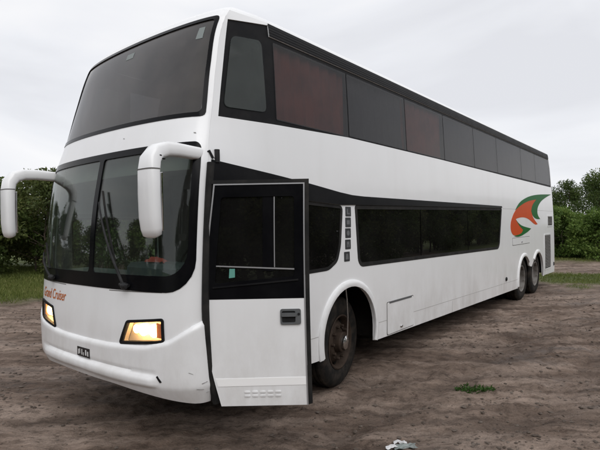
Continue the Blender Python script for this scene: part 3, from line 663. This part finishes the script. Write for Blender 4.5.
# --- underbody and wheels
MB().box((4.65,0,.80),(12.4,1.35,.70),bev=.03).build('chassis','underbody',bus)
MB().box((4.65,0,1.185),(12.6,2.40,.03)).build('wheel_well_roof','underbody',bus)
for x in(-.95,1.02,6.9,10.05):
    for sg in(-1,1): MB().box((x,sg*.94,.80),(.05 if x!=1.02 else .05,.52,.72)).build('wheel_well_wall','underbody',bus)
for sg in(-1,1): MB().box((4.0,sg*1.12,.78),(5.6,.06,.66)).build('skirt_lining','underbody',bus)
tp=[(.295,-.12),(.33,-.135),(.40,-.145),(.465,-.138),(.497,-.115),(.512,-.09),(.512,-.062),(.500,-.060),(.500,-.050),(.513,-.048),(.513,-.012),(.501,-.010),(.501,.010),(.513,.012),(.513,.048),(.500,.050),(.500,.060),(.512,.062),(.512,.09),(.497,.115),(.465,.138),(.40,.145),(.33,.135),(.295,.12)]
def wheel(x,y,sg,rear):
    rad=.513
    # contact with the flat ground: undo the body's lean for this wheel
    wz=rad-.012; wy=y
    loc=RXm.inverted()@(Vector((x,wy,wz))-bus.location)
    wv=empty('wheel',loc); wv.parent=bus; wv.rotation_euler=(-LEAN,0,(0 if sg<0 else math.pi)+(R(9) if not rear else 0))
    ty=MB().lathe(tp,56,close=True).build('tyre','tyre_rubber',wv,sharp=30)
    if rear: MB().lathe([(q,yy+.33) for q,yy in tp],56,close=True).build('tyre','tyre_rubber',wv,sharp=30)
    if not rear: rp=[(.305,-.125),(.312,-.135),(.298,-.140),(.285,-.128),(.272,-.06),(.262,-.04),(.225,-.075),(.20,-.105),(.165,-.112),(.16,-.10),(.12,-.10),(.115,-.165),(.105,-.175),(.0,-.178)]
    else: rp=[(.305,-.125),(.312,-.135),(.298,-.140),(.285,-.128),(.272,-.02),(.262,.03),(.24,.055),(.15,.05),(.145,-.02),(.13,-.07),(.0,-.075)]
    rm=MB().lathe(rp,40).build('rim','pale_rim' if rear else 'rusty_rim',wv)
    MB().lathe([(.285,.10),(.27,.06),(.0,.06)],24).build('brake_drum','underbody',wv)
    if not rear:
        hb=MB().lathe([(.078,-.165),(.078,-.205),(.06,-.218),(.0,-.22)],24).build('hub_cap','chrome' if sg<0 else 'rusty_rim',wv)
    for k in range(10):
        a=2*math.pi*k/10; yy=(-.115 if not rear else .045); rr_=.185 if not rear else .2
        nb=MB().lathe([(.017,0),(.017,-.028),(.008,-.034),(.0,-.034)],6,M=Matrix.Translation((rr_*math.cos(a),yy,rr_*math.sin(a)))).build('wheel_nut','rusty_rim',rm,smooth=False)
        if not rear:
            a+=math.pi/10
            MB().lathe([(.034,0),(.030,-.004),(.0,-.004)],12,M=Matrix.Translation((.238*math.cos(a),-.062,.238*math.sin(a)))@Matrix.Rotation(-.0,4,'X')).build('hand_hole','underbody',rm)
    return wv
wheel(.30,-.955,-1,False); wheel(.30,1.00,1,False)
for x in(7.80,9.10):
    wheel(x,-1.06,-1,True); wheel(x,1.03,1,True)
# tyre inflation pipe from the arch to the hub
hs=MB(); hs.tube([(.30,-1.17,1.17),(.315,-1.18,1.0),(.318,-1.185,.80),(.305,-1.185,.60),(.30,-1.17,.51)],.009,8); hs.build('inflation_pipe','chrome',bus)
# scrap on the dashboard
def rag():
    P=[];F=[];nx_,ny_=15,9
    for i in range(nx_):
        for j in range(ny_):
            u,v=i/(nx_-1),j/(ny_-1); x=-.13+.26*u; y=-.055+.11*v
            z=.012+.045*math.sin(math.pi*u)**.6*math.sin(math.pi*v)**.8+.012*math.sin(u*17+v*9)*math.sin(math.pi*v)+.006*math.sin(v*21)
            P.append((y,x+.02*math.sin(v*5),z))
    for i in range(nx_-1):
        for j in range(ny_-1): F.append((i*ny_+j,(i+1)*ny_+j,(i+1)*ny_+j+1,i*ny_+j+1))
    b=list(range(0,nx_*ny_,1))
    return mesh('cloth',P,F,'red_cloth')

rg=rag(); rg.location=(-1.765,-.535,1.530); rg.rotation_euler=(LEAN,0,R(8)); rg.scale=(.8,.8,.8)
tag(rg,'crumpled red cloth lying on the dashboard behind the lower windscreen','cloth')
# ---------------------------------------------------------------- ground
def vnoise(x,y,seed=0):
    xi=np.floor(x).astype(np.int64); yi=np.floor(y).astype(np.int64); fx=x-xi; fy=y-yi
    fx=fx*fx*fx*(fx*(fx*6-15)+10); fy=fy*fy*fy*(fy*(fy*6-15)+10)
    def h(a,b):
        n=(a*374761393+b*668265263+seed*974711)&0x7fffffff; n=((n^(n>>13))*1274126177)&0x7fffffff; n=n^(n>>16); return (n&0xffff)/32767.5-1
    return (h(xi,yi)*(1-fx)+h(xi+1,yi)*fx)*(1-fy)+(h(xi,yi+1)*(1-fx)+h(xi+1,yi+1)*fx)*fy
def fbm(x,y,o,seed,g=.5):
    r=0;a=1
    for k in range(o): r=r+a*vnoise(x*2**k+k*17.3,y*2**k-k*9.1,seed+k); a*=g
    return r
def smooth(t): t=np.clip(t,0,1); return t*t*(3-2*t)
def dl(x,y): X=x-CAM[0]; Y=y-CAM[1]; return X*FH[0]+Y*FH[1], X*RH[0]+Y*RH[1]
TRK=[((3.2,-3.9),-46,.27,.050),((5.4,-4.6),-52,.25,.045),((1.6,-3.6),-38,.30,.045),((8.2,-4.2),-60,.30,.06),((11,-4.0),-58,.30,.05),((-4.2,3.2),62,.26,.05),((-5.4,5.0),48,.26,.045),((2.5,-6.0),-20,.28,.04),((6.5,-2.6),-10,.26,.04),((4.6,-2.75),-12,.25,.035),((-3.4,1.2),-30,.28,.04),((4.5,-2.15),-3,.24,.05),((5,-3.35),-7,.24,.05),((7,-3.0),-14,.26,.055),((8,-4.9),-14,.26,.055),((1.2,-3.1),-24,.24,.05)]
def height(x,y,rut=False):
    rt=0*x
    d,l=dl(x,y)
    k=1/(1+np.maximum(0,np.hypot(x,y)-30)/30)
    z=.045*fbm(x*.22,y*.22,3,1)
    rough=.55+.45*smooth((fbm(x*.35+5,y*.35,2,40)+.4)/1.0)
    z=z+rough*(.022*fbm(x*1.1,y*1.1,3,5,.55)+.012*np.abs(fbm(x*3.6,y*3.6,3,9,.6))+.014*fbm(x*9,y*9,3,12,.8))
    a=R(-44); u=x*math.cos(a)+y*math.sin(a); v=-x*math.sin(a)+y*math.cos(a); wv=.25*fbm(u*.3,v*.3,2,23)
    z=z+.016*fbm(u*.45,(v+wv)*2.6,3,21,.55)*smooth((l+1.0)/2)
    for (cx,cy),an,wd,dp in TRK:
        a=R(an); uu=(x-cx)*math.cos(a)+(y-cy)*math.sin(a); vv=-(x-cx)*math.sin(a)+(y-cy)*math.cos(a)+.18*vnoise(uu*.35,uu*0+an,33)+.0015*an*uu*uu*.02
        g=np.exp(-(vv/wd*1.6)**4); ed=np.exp(-(vv/wd*.75)**2)*np.abs(np.tanh((np.abs(vv)-wd*.62)*9))*(np.abs(vv)>wd*.55)
        fade=smooth((9-np.abs(uu))/4)*(.5+.5*smooth(.5+vnoise(uu*.6,uu*0+an,35)*1.2))
        lug=.5+.5*np.sin((uu+np.abs(vv)*.5)*2*math.pi/.16)
        rt=np.maximum(rt,fade*g); z=z+fade*(-.62*dp*g+.30*dp*ed+.016*g*(lug>.5)*(.4+.6*vnoise(uu*3,vv*3,36)))
    # settle smooth under the tyres
    for (wx,wy) in ((.30,-.955),(.30,1.0),(7.8,-1.06),(9.1,-1.06),(7.8,1.03),(9.1,1.03)):
        q=np.exp(-(((x-wx)/.42)**2+((y-wy)/.32)**2)**2); z=z*(1-q)+.002*q+.035*np.exp(-((np.abs(y-wy)-.215)/.06)**2-((x-wx)/.30)**4)
    return (z*k,rt) if rut else z*k
def grassmask(x,y):
    d,l=dl(x,y); e=.9*fbm(x*.5,y*.5,3,60)
    left=smooth((d+e*1.1-11.6)/1.0)*smooth((-.25*d-l+1.5)/1.5)
    mid=smooth((d+e-24)/2)
    r1=smooth((d+e*.9-13.2)/1.0)*smooth((17.0-d+e*.9)/.9)*smooth((l-7.4+e*.5)/.8)
    r2=smooth((d+e-20.5)/1.2)*smooth((l-8)/1.5)
    back=smooth((-d+e-6)/2)
    return np.clip(np.maximum.reduce([left,mid,r1*.95,r2,back]),0,1)
def axis(lo,hi,st,far,gr=1.11):
    a=list(np.arange(lo,hi+1e-6,st)); s=st; p=hi
    while p<far: s*=gr; p+=s; a.append(p)
    s=st; p=lo; b=[]
    while p>-far: s*=gr; p-=s; b.append(p)
    return np.array(b[::-1]+a)
gx=axis(-4.6,6.4,.040,700); gy=axis(-5.2,2.2,.040,700)
GX,GY=np.meshgrid(gx,gy,indexing='ij'); GZ,GRT=height(GX,GY,True); GM=grassmask(GX,GY)
me=bpy.data.meshes.new('ground'); nxg,nyg=GX.shape
co=np.stack([GX,GY,GZ],-1).reshape(-1,3).astype(np.float32)
ii=(np.arange(nxg-1)[:,None]*nyg+np.arange(nyg-1)[None,:]).reshape(-1); fc=np.stack([ii,ii+nyg,ii+nyg+1,ii+1],-1).astype(np.int32)
me.vertices.add(len(co)); me.vertices.foreach_set('co',co.ravel()); me.loops.add(fc.size); me.loops.foreach_set('vertex_index',fc.ravel())
me.polygons.add(len(fc)); me.polygons.foreach_set('loop_start',np.arange(0,fc.size,4,dtype=np.int32)); me.polygons.foreach_set('use_smooth',np.ones(len(fc),bool)); me.update(calc_edges=True)
at=me.attributes.new('grass','FLOAT','POINT'); at.data.foreach_set('value',GM.ravel().astype(np.float32))
at=me.attributes.new('rut','FLOAT','POINT'); at.data.foreach_set('value',GRT.ravel().astype(np.float32))
def ground_mat():
    m=bpy.data.materials.new('mud'); m.use_nodes=True; t=m.node_tree; p=t.nodes['Principled BSDF']; LK=t.links.new
    def nd(ty,**k):
        n=t.nodes.new(ty)
        for a,b in k.items(): n.inputs[a].default_value=b
        return n
    co=nd('ShaderNodeTexCoord')
    def noise(sc,det,ro,mapv=None,rot=0,dist=0):
        n=nd('ShaderNodeTexNoise',Scale=sc,Detail=det,Roughness=ro,Distortion=dist)
        if mapv:
            mp=nd('ShaderNodeMapping'); mp.vector_type='TEXTURE'; mp.inputs['Scale'].default_value=mapv; mp.inputs['Rotation'].default_value=(0,0,rot); LK(co.outputs['Object'],mp.inputs[0]); LK(mp.outputs[0],n.inputs[0])
        else: LK(co.outputs['Object'],n.inputs[0])
        return n
    def ramp(src,*st):
        r=t.nodes.new('ShaderNodeValToRGB'); e=r.color_ramp.elements
        e[0].position,e[0].color=st[0][0],(*st[0][1],1); e[1].position,e[1].color=st[-1][0],(*st[-1][1],1)
        for q,c in st[1:-1]: e.new(q).color=(*c,1)
        LK(src,r.inputs[0]); return r
    def mix(f,a,b,bt='MIX'):
        x=t.nodes.new('ShaderNodeMix'); x.data_type='RGBA'; x.blend_type=bt
        for s,i in((f,0),(a,6),(b,7)):
            if hasattr(s,'links') or hasattr(s,'is_linked'): LK(s,x.inputs[i])
            elif i==0: x.inputs[0].default_value=s
            else: x.inputs[i].default_value=(*s,1)
        return x.outputs[2]
    big=noise(.33,5,.6,dist=.7); c1=ramp(big.outputs[0],(.36,(0.127,0.090,0.071)),(.5,(0.210,0.156,0.124)),(.66,(0.326,0.253,0.208)))
    st=noise(1.0,7,.68,(2.2,.42,1),R(-48),.5); c2=ramp(st.outputs[0],(.40,(0.064,0.042,0.032)),(.485,(0.182,0.134,0.108)),(.585,(0.348,0.275,0.232)))
    c=mix(.58,c1.outputs[0],c2.outputs[0])
    fi=noise(6,9,.72,(1.5,.75,1),R(-48)); c3=ramp(fi.outputs[0],(.39,(.34,.31,.28)),(.49,(.92,.91,.89)),(.63,(1.25,1.23,1.2))); c=mix(.62,c,c3.outputs[0],'MULTIPLY')
    wet=noise(.75,7,.7,(1.8,.55,1),R(-40),1.0); cm=ramp(wet.outputs[0],(.56,(0,0,0)),(.65,(.55,.55,.55))); c=mix(cm.outputs[0],c,(.062,.045,.036))
    clod=noise(3.2,8,.75,(1.4,.7,1),R(-52),.6); cn=ramp(clod.outputs[0],(.585,(0,0,0)),(.65,(.65,.65,.65))); c=mix(cn.outputs[0],c,(.046,.031,.023))
    ra=t.nodes.new('ShaderNodeAttribute'); ra.attribute_name='rut'; rm=t.nodes.new('ShaderNodeMath'); rm.operation='MULTIPLY'; rm.inputs[1].default_value=.42; LK(ra.outputs['Fac'],rm.inputs[0]); c=mix(rm.outputs[0],c,(.085,.062,.050))
    sp=noise(15,6,.7,(1.4,.8,1),R(-50),.4); c=mix(ramp(sp.outputs[0],(.565,(0,0,0)),(.62,(.55,.55,.55))).outputs[0],c,(.050,.035,.027))
    gr=noise(55,4,.7); c=mix(.35,c,ramp(gr.outputs[0],(.3,(.35,.35,.35)),(.7,(1.2,1.2,1.2))).outputs[0],'MULTIPLY')
    ga=t.nodes.new('ShaderNodeAttribute'); ga.attribute_name='grass'
    gn=noise(5,6,.7); gc=ramp(gn.outputs[0],(.3,(.050,.064,.020)),(.55,(.090,.112,.032)),(.75,(.15,.15,.065)))
    c=mix(ga.outputs['Fac'],c,gc.outputs[0]); LK(c,p.inputs['Base Color'])
    rr=ramp(wet.outputs[0],(.50,(.92,.92,.92)),(.64,(.48,.48,.48))); LK(rr.outputs[0],p.inputs['Roughness']); p.inputs['Specular IOR Level'].default_value=.22
    b1=nd('ShaderNodeBump',Strength=.9,Distance=.03); LK(fi.outputs[0],b1.inputs['Height'])
    b4=nd('ShaderNodeBump',Strength=.8,Distance=.014); LK(sp.outputs[0],b4.inputs['Height']); LK(b1.outputs[0],b4.inputs['Normal'])
    b2=nd('ShaderNodeBump',Strength=.9,Distance=.010); LK(gr.outputs[0],b2.inputs['Height']); LK(b4.outputs[0],b2.inputs['Normal'])
    b3=nd('ShaderNodeBump',Strength=.6,Distance=.03); LK(st.outputs[0],b3.inputs['Height']); LK(b2.outputs[0],b3.inputs['Normal']); LK(b3.outputs[0],p.inputs['Normal'])
    return m
MT['mud']=ground_mat(); me.materials.append(MT['mud']); g=link('ground',me); tag(g,'wet brown rutted mud yard with grass at its edges','ground',kind='structure')
# loose clods and pebbles: uncountable
mat('clod_mud',(.062,.045,.034),.9,noise=(9,.9,(.17,.14,.118)))
V=[];F=[]
ico=[(0,0,1),(.894,0,.447),(.276,.851,.447),(-.724,.526,.447),(-.724,-.526,.447),(.276,-.851,.447),(0,0,-.3)]
icf=[(0,1,2),(0,2,3),(0,3,4),(0,4,5),(0,5,1),(6,2,1),(6,3,2),(6,4,3),(6,5,4),(6,1,5)]
cxy=[]
while len(cxy)<13000:
    d=random.uniform(3.2,17); l=random.uniform(-.7,.75)*d; x,y=DL(d,l)
    if -2.0<x<11 and -1.0<y<1.2: continue
    if vnoise(np.array([x*.6]),np.array([y*.6]),77)[0]<random.uniform(-.7,.6): continue
    cxy.append((x,y))
cxy=np.array(cxy); hz=height(cxy[:,0],cxy[:,1]); V=[];F=[]
for (x,y),z in zip(cxy,hz):
    s=random.choice((.005,.006,.007,.008,.010,.013,.022))*random.uniform(.7,1.3); a=random.uniform(0,6.3); ca,sa=math.cos(a),math.sin(a); e=random.uniform(.6,1.5); o=len(V)
    for q in ico:
        j=random.uniform(.75,1.25); X,Y=q[0]*s*e*j,q[1]*s*j; V.append((x+X*ca-Y*sa,y+X*sa+Y*ca,z+q[2]*s*.6*j-.002))
    F+=[tuple(o+i for i in f) for f in icf]
cl=mesh('mud_clods',V,F,'clod_mud',smooth=False); tag(cl,'loose clods of mud scattered over the yard','mud',kind='stuff')
# ---------------------------------------------------------------- leaves
def leaf_mat(name,a,b,c,tr=.35):
    m=bpy.data.materials.new(name); m.use_nodes=True; t=m.node_tree; t.nodes.clear(); LK=t.links.new
    o=t.nodes.new('ShaderNodeOutputMaterial'); at=t.nodes.new('ShaderNodeAttribute'); at.attribute_name='tone'
    r=t.nodes.new('ShaderNodeValToRGB'); e=r.color_ramp.elements; e[0].position=0; e[0].color=(*a,1); e[1].position=1; e[1].color=(*c,1); e.new(.5).color=(*b,1); LK(at.outputs['Fac'],r.inputs[0])
    d=t.nodes.new('ShaderNodeBsdfPrincipled'); d.inputs['Roughness'].default_value=.6; d.inputs['Specular IOR Level'].default_value=.25; LK(r.outputs[0],d.inputs['Base Color'])
    tl=t.nodes.new('ShaderNodeBsdfTranslucent'); LK(r.outputs[0],tl.inputs[0]); mx=t.nodes.new('ShaderNodeMixShader'); mx.inputs[0].default_value=tr; LK(d.outputs[0],mx.inputs[1]); LK(tl.outputs[0],mx.inputs[2]); LK(mx.outputs[0],o.inputs[0])
    MT[name]=m
leaf_mat('leaf_dark',(.042,.066,.017),(.082,.122,.031),(.14,.175,.052))
leaf_mat('leaf_bright',(.055,.095,.018),(.105,.17,.034),(.18,.24,.06))
leaf_mat('leaf_olive',(.050,.068,.019),(.112,.137,.039),(.20,.205,.068))
leaf_mat('grass_blade',(.075,.100,.024),(.14,.17,.042),(.24,.235,.09))
leaf_mat('weed_leaf',(.025,.065,.012),(.045,.105,.020),(.08,.15,.035))
mat('bark',(.075,.055,.040),.9,noise=(12,.8,(.04,.03,.022)),bump=(25,.6,.01))
def leafmesh(name,P,Dn,size,m,tone,asp=.5):
    """one small folded quad per leaf"""
    n=len(P); rn=rng.normal(size=(n,3)); a=Dn; a=a/np.linalg.norm(a,axis=1,keepdims=True); b=np.cross(a,rn); b/=np.linalg.norm(b,axis=1,keepdims=True)+1e-9; c=np.cross(a,b)
    s=size[:,None]; v0=P; v1=P+a*s*.5+b*s*asp*.5+c*s*.12; v2=P+a*s; v3=P+a*s*.5-b*s*asp*.5+c*s*.12
    co=np.stack([v0,v1,v2,v3],1).reshape(-1,3).astype(np.float32); me=bpy.data.meshes.new(name)
    me.vertices.add(4*n); me.vertices.foreach_set('co',co.ravel()); me.loops.add(4*n); me.loops.foreach_set('vertex_index',np.arange(4*n,dtype=np.int32)); me.polygons.add(n); me.polygons.foreach_set('loop_start',np.arange(0,4*n,4,dtype=np.int32)); me.update(calc_edges=True)
    t=me.attributes.new('tone','FLOAT','POINT'); t.data.foreach_set('value',np.repeat(np.clip(tone,0,1),4).astype(np.float32)); me.materials.append(MT[m]); return me
def tree_meshes(kind,h,rad,nclump,nleaf,m,size,trunk,low=.12,seed=0,flat=1.0):
    """trunk + limbs ending in leaf clumps"""
    rd=random.Random(seed); mb=MB(); cl=[]
    nst=trunk
    for s in range(nst):
        a=rd.uniform(0,6.28); r0=.0 if nst==1 else rd.uniform(.05,.35)*rad; bx,by=r0*math.cos(a),r0*math.sin(a); th=h*rd.uniform(.55,.72)
        P=[(bx,by,-.1)]; lean=rd.uniform(.0,.25)*rad
        for k in range(1,6): P.append((bx+lean*math.cos(a)*k/5+rd.uniform(-.05,.05)*rad,by+lean*math.sin(a)*k/5+rd.uniform(-.05,.05)*rad,th*k/5))
        r_=h*(.022 if nst==1 else .012); mb.tube(P,[r_*(1.25-.2*k) for k in range(6)],7)
        for c in range(max(1,nclump//nst)):
            u=rd.random(); zt_=h*(low+(1-low)*rd.random()**.8); prof=math.sin(math.pi*min(1,max(0,(zt_/h-low*.5)/(1.06-low*.5))**.75))**.6
            an=rd.uniform(0,6.28); rr=rad*prof*math.sqrt(rd.uniform(.25,1))*flat; p=Vector((rr*math.cos(an)+bx*.5,rr*math.sin(an)+by*.5,min(zt_,h*.98)))
            k=min(4,max(1,int(5*min(.95,p.z/th*.7)))); q=Vector(P[k]); mid=q.lerp(p,.55)+Vector((0,0,.06*h*rd.uniform(-.3,1)))
            if c%2==0: mb.tube([q,mid,p],[r_*.42,r_*.25,r_*.08],4,caps=False)
            cl.append((np.array(p),rad*rd.uniform(.20,.36)))
    P=[];Dn=[];T=[];per=nleaf//len(cl)
    for c,r_ in cl:
        v=rng.normal(size=(per,3)); v/=np.linalg.norm(v,axis=1,keepdims=True); rr=r_*rng.random((per,1))**.45; ax=np.array([1,1,.72])
        P.append(c+v*rr*ax); Dn.append(v+np.array([0,0,-.15])+rng.normal(size=(per,3))*.7); T.append(rng.normal(.45+.18*rng.normal(),.17,per))
    P=np.concatenate(P); ok=P[:,2]>.03; Dn=np.concatenate(Dn)[ok]; T=np.concatenate(T)[ok]; P=P[ok]
    lm=leafmesh(kind+'_crown',P,Dn,size*rng.uniform(.6,1.35,len(P)),m,T)
    tmb=bpy.data.meshes.new(kind+'_trunk'); tmb.from_pydata([tuple(v) for v in mb.V],[],mb.F); tmb.materials.append(MT['bark']); tmb.polygons.foreach_set('use_smooth',np.ones(len(tmb.polygons),bool)); return tmb,lm
TM={'thicket_a':tree_meshes('t',3.4,1.75,46,15000,'leaf_olive',.13,4,.06,1),
    'thicket_b':tree_meshes('t',3.2,1.6,44,14000,'leaf_dark',.12,4,.06,2),
    'bush_a':tree_meshes('b',2.3,1.6,40,12000,'leaf_bright',.14,5,.03,3,1.05),
    'bush_b':tree_meshes('b',2.0,1.5,40,11000,'leaf_bright',.13,5,.03,4,1.1),
    'tree_a':tree_meshes('t',5.0,2.3,46,11000,'leaf_dark',.17,1,.34,5),
    'tree_b':tree_meshes('t',6.0,2.9,60,14000,'leaf_dark',.18,1,.25,6)}
def plant(name,kind,d,l,sc,rot,label,cat,group=None,sz=None):
    x,y=DL(d,l); z=float(height(np.array([x]),np.array([y]))[0]); o=empty(name,(x,y,z)); o.scale=(sc,sc,sz or sc); o.rotation_euler=(0,0,rot)
    t,c=TM[kind]; link('trunk' if 'bush' not in kind else 'stem',t,o); link('crown',c,o); tag(o,label,cat,group); return o
GL='thicket beyond the left grass verge'
plant('thicket_tree','thicket_a',16.4,-9.05,.98,.3,'dark olive leafy tree right behind the far mirror arm','tree',GL)
plant('thicket_tree','thicket_b',15.6,-10.6,1.0,2.0,'dense dark green tree at the left edge of the photo','tree',GL)
plant('thicket_tree','thicket_b',17.0,-7.4,1.0,4.0,'dark green tree showing between far mirror and front of the bus','tree',GL)
for d,l,k,s,r_,wh in ((19.2,-9.9,'thicket_a',.98,.6,'middle'),(19.6,-7.8,'thicket_b',1.0,2.6,'right'),(19.0,-12.2,'thicket_b',1.0,4.6,'left')):
    plant('thicket_tree',k,d,l,s,r_,wh+' tree of the second row, seen through gaps in the left thicket','tree','second row of the left thicket')
for d,l,k,s,r_ in ((17.6,-5.0,'thicket_a',1.0,1.1),(18.0,-2.4,'thicket_b',1.05,3.3),(19,.4,'thicket_a',1.0,5.1),(20,3.3,'thicket_b',1.05,.4),(21.5,6.0,'thicket_a',1.05,2.2)):
    plant('thicket_tree',k,d,l,s,r_,'leafy thicket tree standing hidden behind the bus','tree','thicket hidden behind the bus')
for d,l,k,s,r_ in ((14.5,-13.2,'thicket_a',1.05,2.9),(12.5,-15.2,'thicket_b',1.1,1.5),(9.5,-16.5,'thicket_a',1.15,.9),(6,-17.5,'thicket_b',1.15,4.4),(2,-18,'thicket_a',1.2,3.6),(-2,-17,'thicket_b',1.25,2.5)):
    plant('thicket_tree',k,d,l,s,r_,'leafy tree left of the frame, mirrored in the lower windscreen','tree','trees mirrored in the windscreen')
for i,(d,l,k,s,r_) in enumerate(((-9,-11,'tree_b',1.0,.2),(-11,-6.5,'tree_a',1.2,1.9),(-12,-1.5,'tree_b',1.05,3.0),(-11.5,3.5,'tree_a',1.25,4.2),(-10.5,8,'tree_b',1.0,5.5),(-8.5,12.5,'tree_a',1.2,.8),(-5.5,16.5,'tree_b',1.0,2.4),(-2,20,'tree_a',1.2,3.9),(2,23,'tree_b',1.0,5.0),(7,26,'tree_a',1.2,.5))):
    plant('shade_tree',k,d,l,s,r_,'tall dark tree behind the photographer, mirrored in the side glass','tree','trees mirrored in the side glass')
for i in range(9):  # bushes added out of view so the door glass mirrors something dark
    plant('added_bush','thicket_a' if i%2 else 'thicket_b',-7.2-.5*(i%3),-6.5+1.75*i,1.25,i*1.3,'dense unseen bush added behind the photographer to darken the door glass','bush','unseen bushes added to darken the door glass')
for i in range(19):
    p=np.array([4.0+3.1*i,-12.2-.16*i-.6*(i%2)])-CAM[:2]
    plant('hedge_tree','thicket_a' if i%2 else 'thicket_b',float(p@FH),float(p@RH),1.25+.012*i,i*1.7,'leafy tree in the row right of the photographer, mirrored in the lower side windows','tree','tree row mirrored in the lower side windows')
plant('background_tree','tree_a',36,20.0,.60,.7,'round dark tree on the horizon just right of the bus tail','tree','trees on the right horizon',.88)
plant('background_tree','tree_b',33,21.0,.74,2.2,'tallest dark tree cut by the right edge of the photo','tree','trees on the right horizon',.82)
plant('background_tree','tree_a',39,17.6,.7,4.2,'dark tree hidden behind the bus tail','tree','trees on the right horizon')
plant('background_tree','tree_b',40,26.5,.8,3.2,'far dark tree beyond the right edge of the photo','tree','trees on the right horizon')
plant('green_bush','bush_a',23.6,12.6,.95,.5,'bright green bush touching the bus tail in the photo','bush','bushes right of the bus')
plant('green_bush','bush_b',23.0,14.3,1.0,1.9,'bright green bush at the right edge, under the tallest tree','bush','bushes right of the bus')
plant('green_bush','bush_a',25.8,14.0,1.02,3.1,'higher green bush behind the others, below the round tree','bush','bushes right of the bus')
plant('green_bush','bush_b',25.5,11.2,1.1,4.1,'green bush mostly hidden behind the bus tail','bush','bushes right of the bus')
for d,l,k,r_ in ((24.5,16.6,'bush_a',5.2),(26.5,18.6,'bush_b',.3),(28,20.5,'bush_a',1.0)):
    plant('green_bush',k,d,l,1.15,r_,'green bush just outside the right edge of the photo','bush','bushes beyond the right edge')
# ---------------------------------------------------------------- grass
def grass(name,label,cand,size,m,dens):
    P=cand[rng.random(len(cand))<dens(cand)]; z=height(P[:,0],P[:,1]); P3=np.column_stack([P,z-.01]); Dn=np.column_stack([rng.normal(0,.38,len(P)),rng.normal(0,.38,len(P)),np.ones(len(P))])
    me=leafmesh(name,P3,Dn,size*rng.uniform(.5,1.5,len(P)),m,rng.normal(.5+.25*vnoise(P[:,0]*.7,P[:,1]*.7,91),.15),asp=.16); o=link(name,me); tag(o,label,'grass',kind='stuff')
def cand(n,d0,d1,l0,l1):
    d=rng.uniform(d0,d1,n); l=rng.uniform(l0,l1,n); return np.column_stack([CAM[0]+FH[0]*d+RH[0]*l,CAM[1]+FH[1]*d+RH[1]*l])
gm=lambda P:grassmask(P[:,0],P[:,1])**1.5
grass('verge_grass','rough green grass strip below the thicket on the left',cand(90000,10.3,19,-14,-3.5),.10,'grass_blade',gm)
grass('meadow_grass','green grass patches and verge on the right beyond the mud',cand(140000,12,30,6.5,20),.075,'grass_blade',gm)
# weed tuft in the mud, bottom right
def tuft(c,r0,n,h,label):
    a=rng.uniform(0,6.28,n); r_=r0*np.sqrt(rng.random(n)); P=np.column_stack([c[0]+RH[0]*r_*np.cos(a)*1.5+FH[0]*r_*np.sin(a)*.6,c[1]+RH[1]*r_*np.cos(a)*1.5+FH[1]*r_*np.sin(a)*.6]); z=height(P[:,0],P[:,1])
    P3=np.column_stack([P,z-.004+h*.3*rng.random(n)]); Dn=np.column_stack([rng.normal(0,.8,n),rng.normal(0,.8,n),rng.uniform(.25,1,n)])
    o=link('weed_tuft',leafmesh('weed_tuft',P3,Dn,h*rng.uniform(.5,1.2,n),'weed_leaf',rng.normal(.5,.2,n),asp=.34)); tag(o,label,'weed')
tuft((1.10,-2.36),.15,240,.05,'bright green weed tuft growing alone in the mud')
# litter at the bottom edge
mat('litter_white',(.62,.62,.63),.45,noise=(25,.5,(.4,.39,.38)))
mat('litter_grey',(.20,.23,.22),.4,noise=(20,.6,(.10,.10,.10)))
def litter(name,c,sx,sy,hh,rot,m,label,seed):
    rd=random.Random(seed); n=7; V=[];F=[]
    for i in range(n):
        for j in range(n):
            u,v=i/(n-1)*2-1,j/(n-1)*2-1; V.append((u*sx+rd.uniform(-1,1)*sx*.09,v*sy+rd.uniform(-1,1)*sy*.12,hh*(1-.6*(u*u+v*v)/2)*rd.uniform(.2,1.1)+.004))
    for i in range(n-1):
        for j in range(n-1): F.append((i*n+j,(i+1)*n+j,(i+1)*n+j+1,i*n+j+1))
    o=mesh(name,V,F,m,smooth=False); md=o.modifiers.new('thick','SOLIDIFY'); md.thickness=.002
    o.location=(c[0],c[1],float(height(np.array([c[0]]),np.array([c[1]]))[0])); o.rotation_euler=(0,0,rot); tag(o,label,'litter','litter at the bottom of the photo')
litter('wrapper',(-.65,-2.25),.055,.022,.03,R(-20),'litter_white','white crumpled wrapper scrap, left piece of the litter at the bottom edge',1)
litter('wrapper',(-.51,-2.26),.055,.022,.035,R(-55),'litter_white','white crumpled wrapper scrap, upper piece of the litter by the bottom edge',2)
litter('wrapper',(-.465,-2.36),.022,.015,.02,R(10),'litter_white','smallest white scrap, right end of the litter at the bottom edge',3)
litter('plastic_film',(-.545,-2.32),.10,.04,.022,R(-40),'litter_grey','dark grey crumpled plastic film between the white scraps',4)
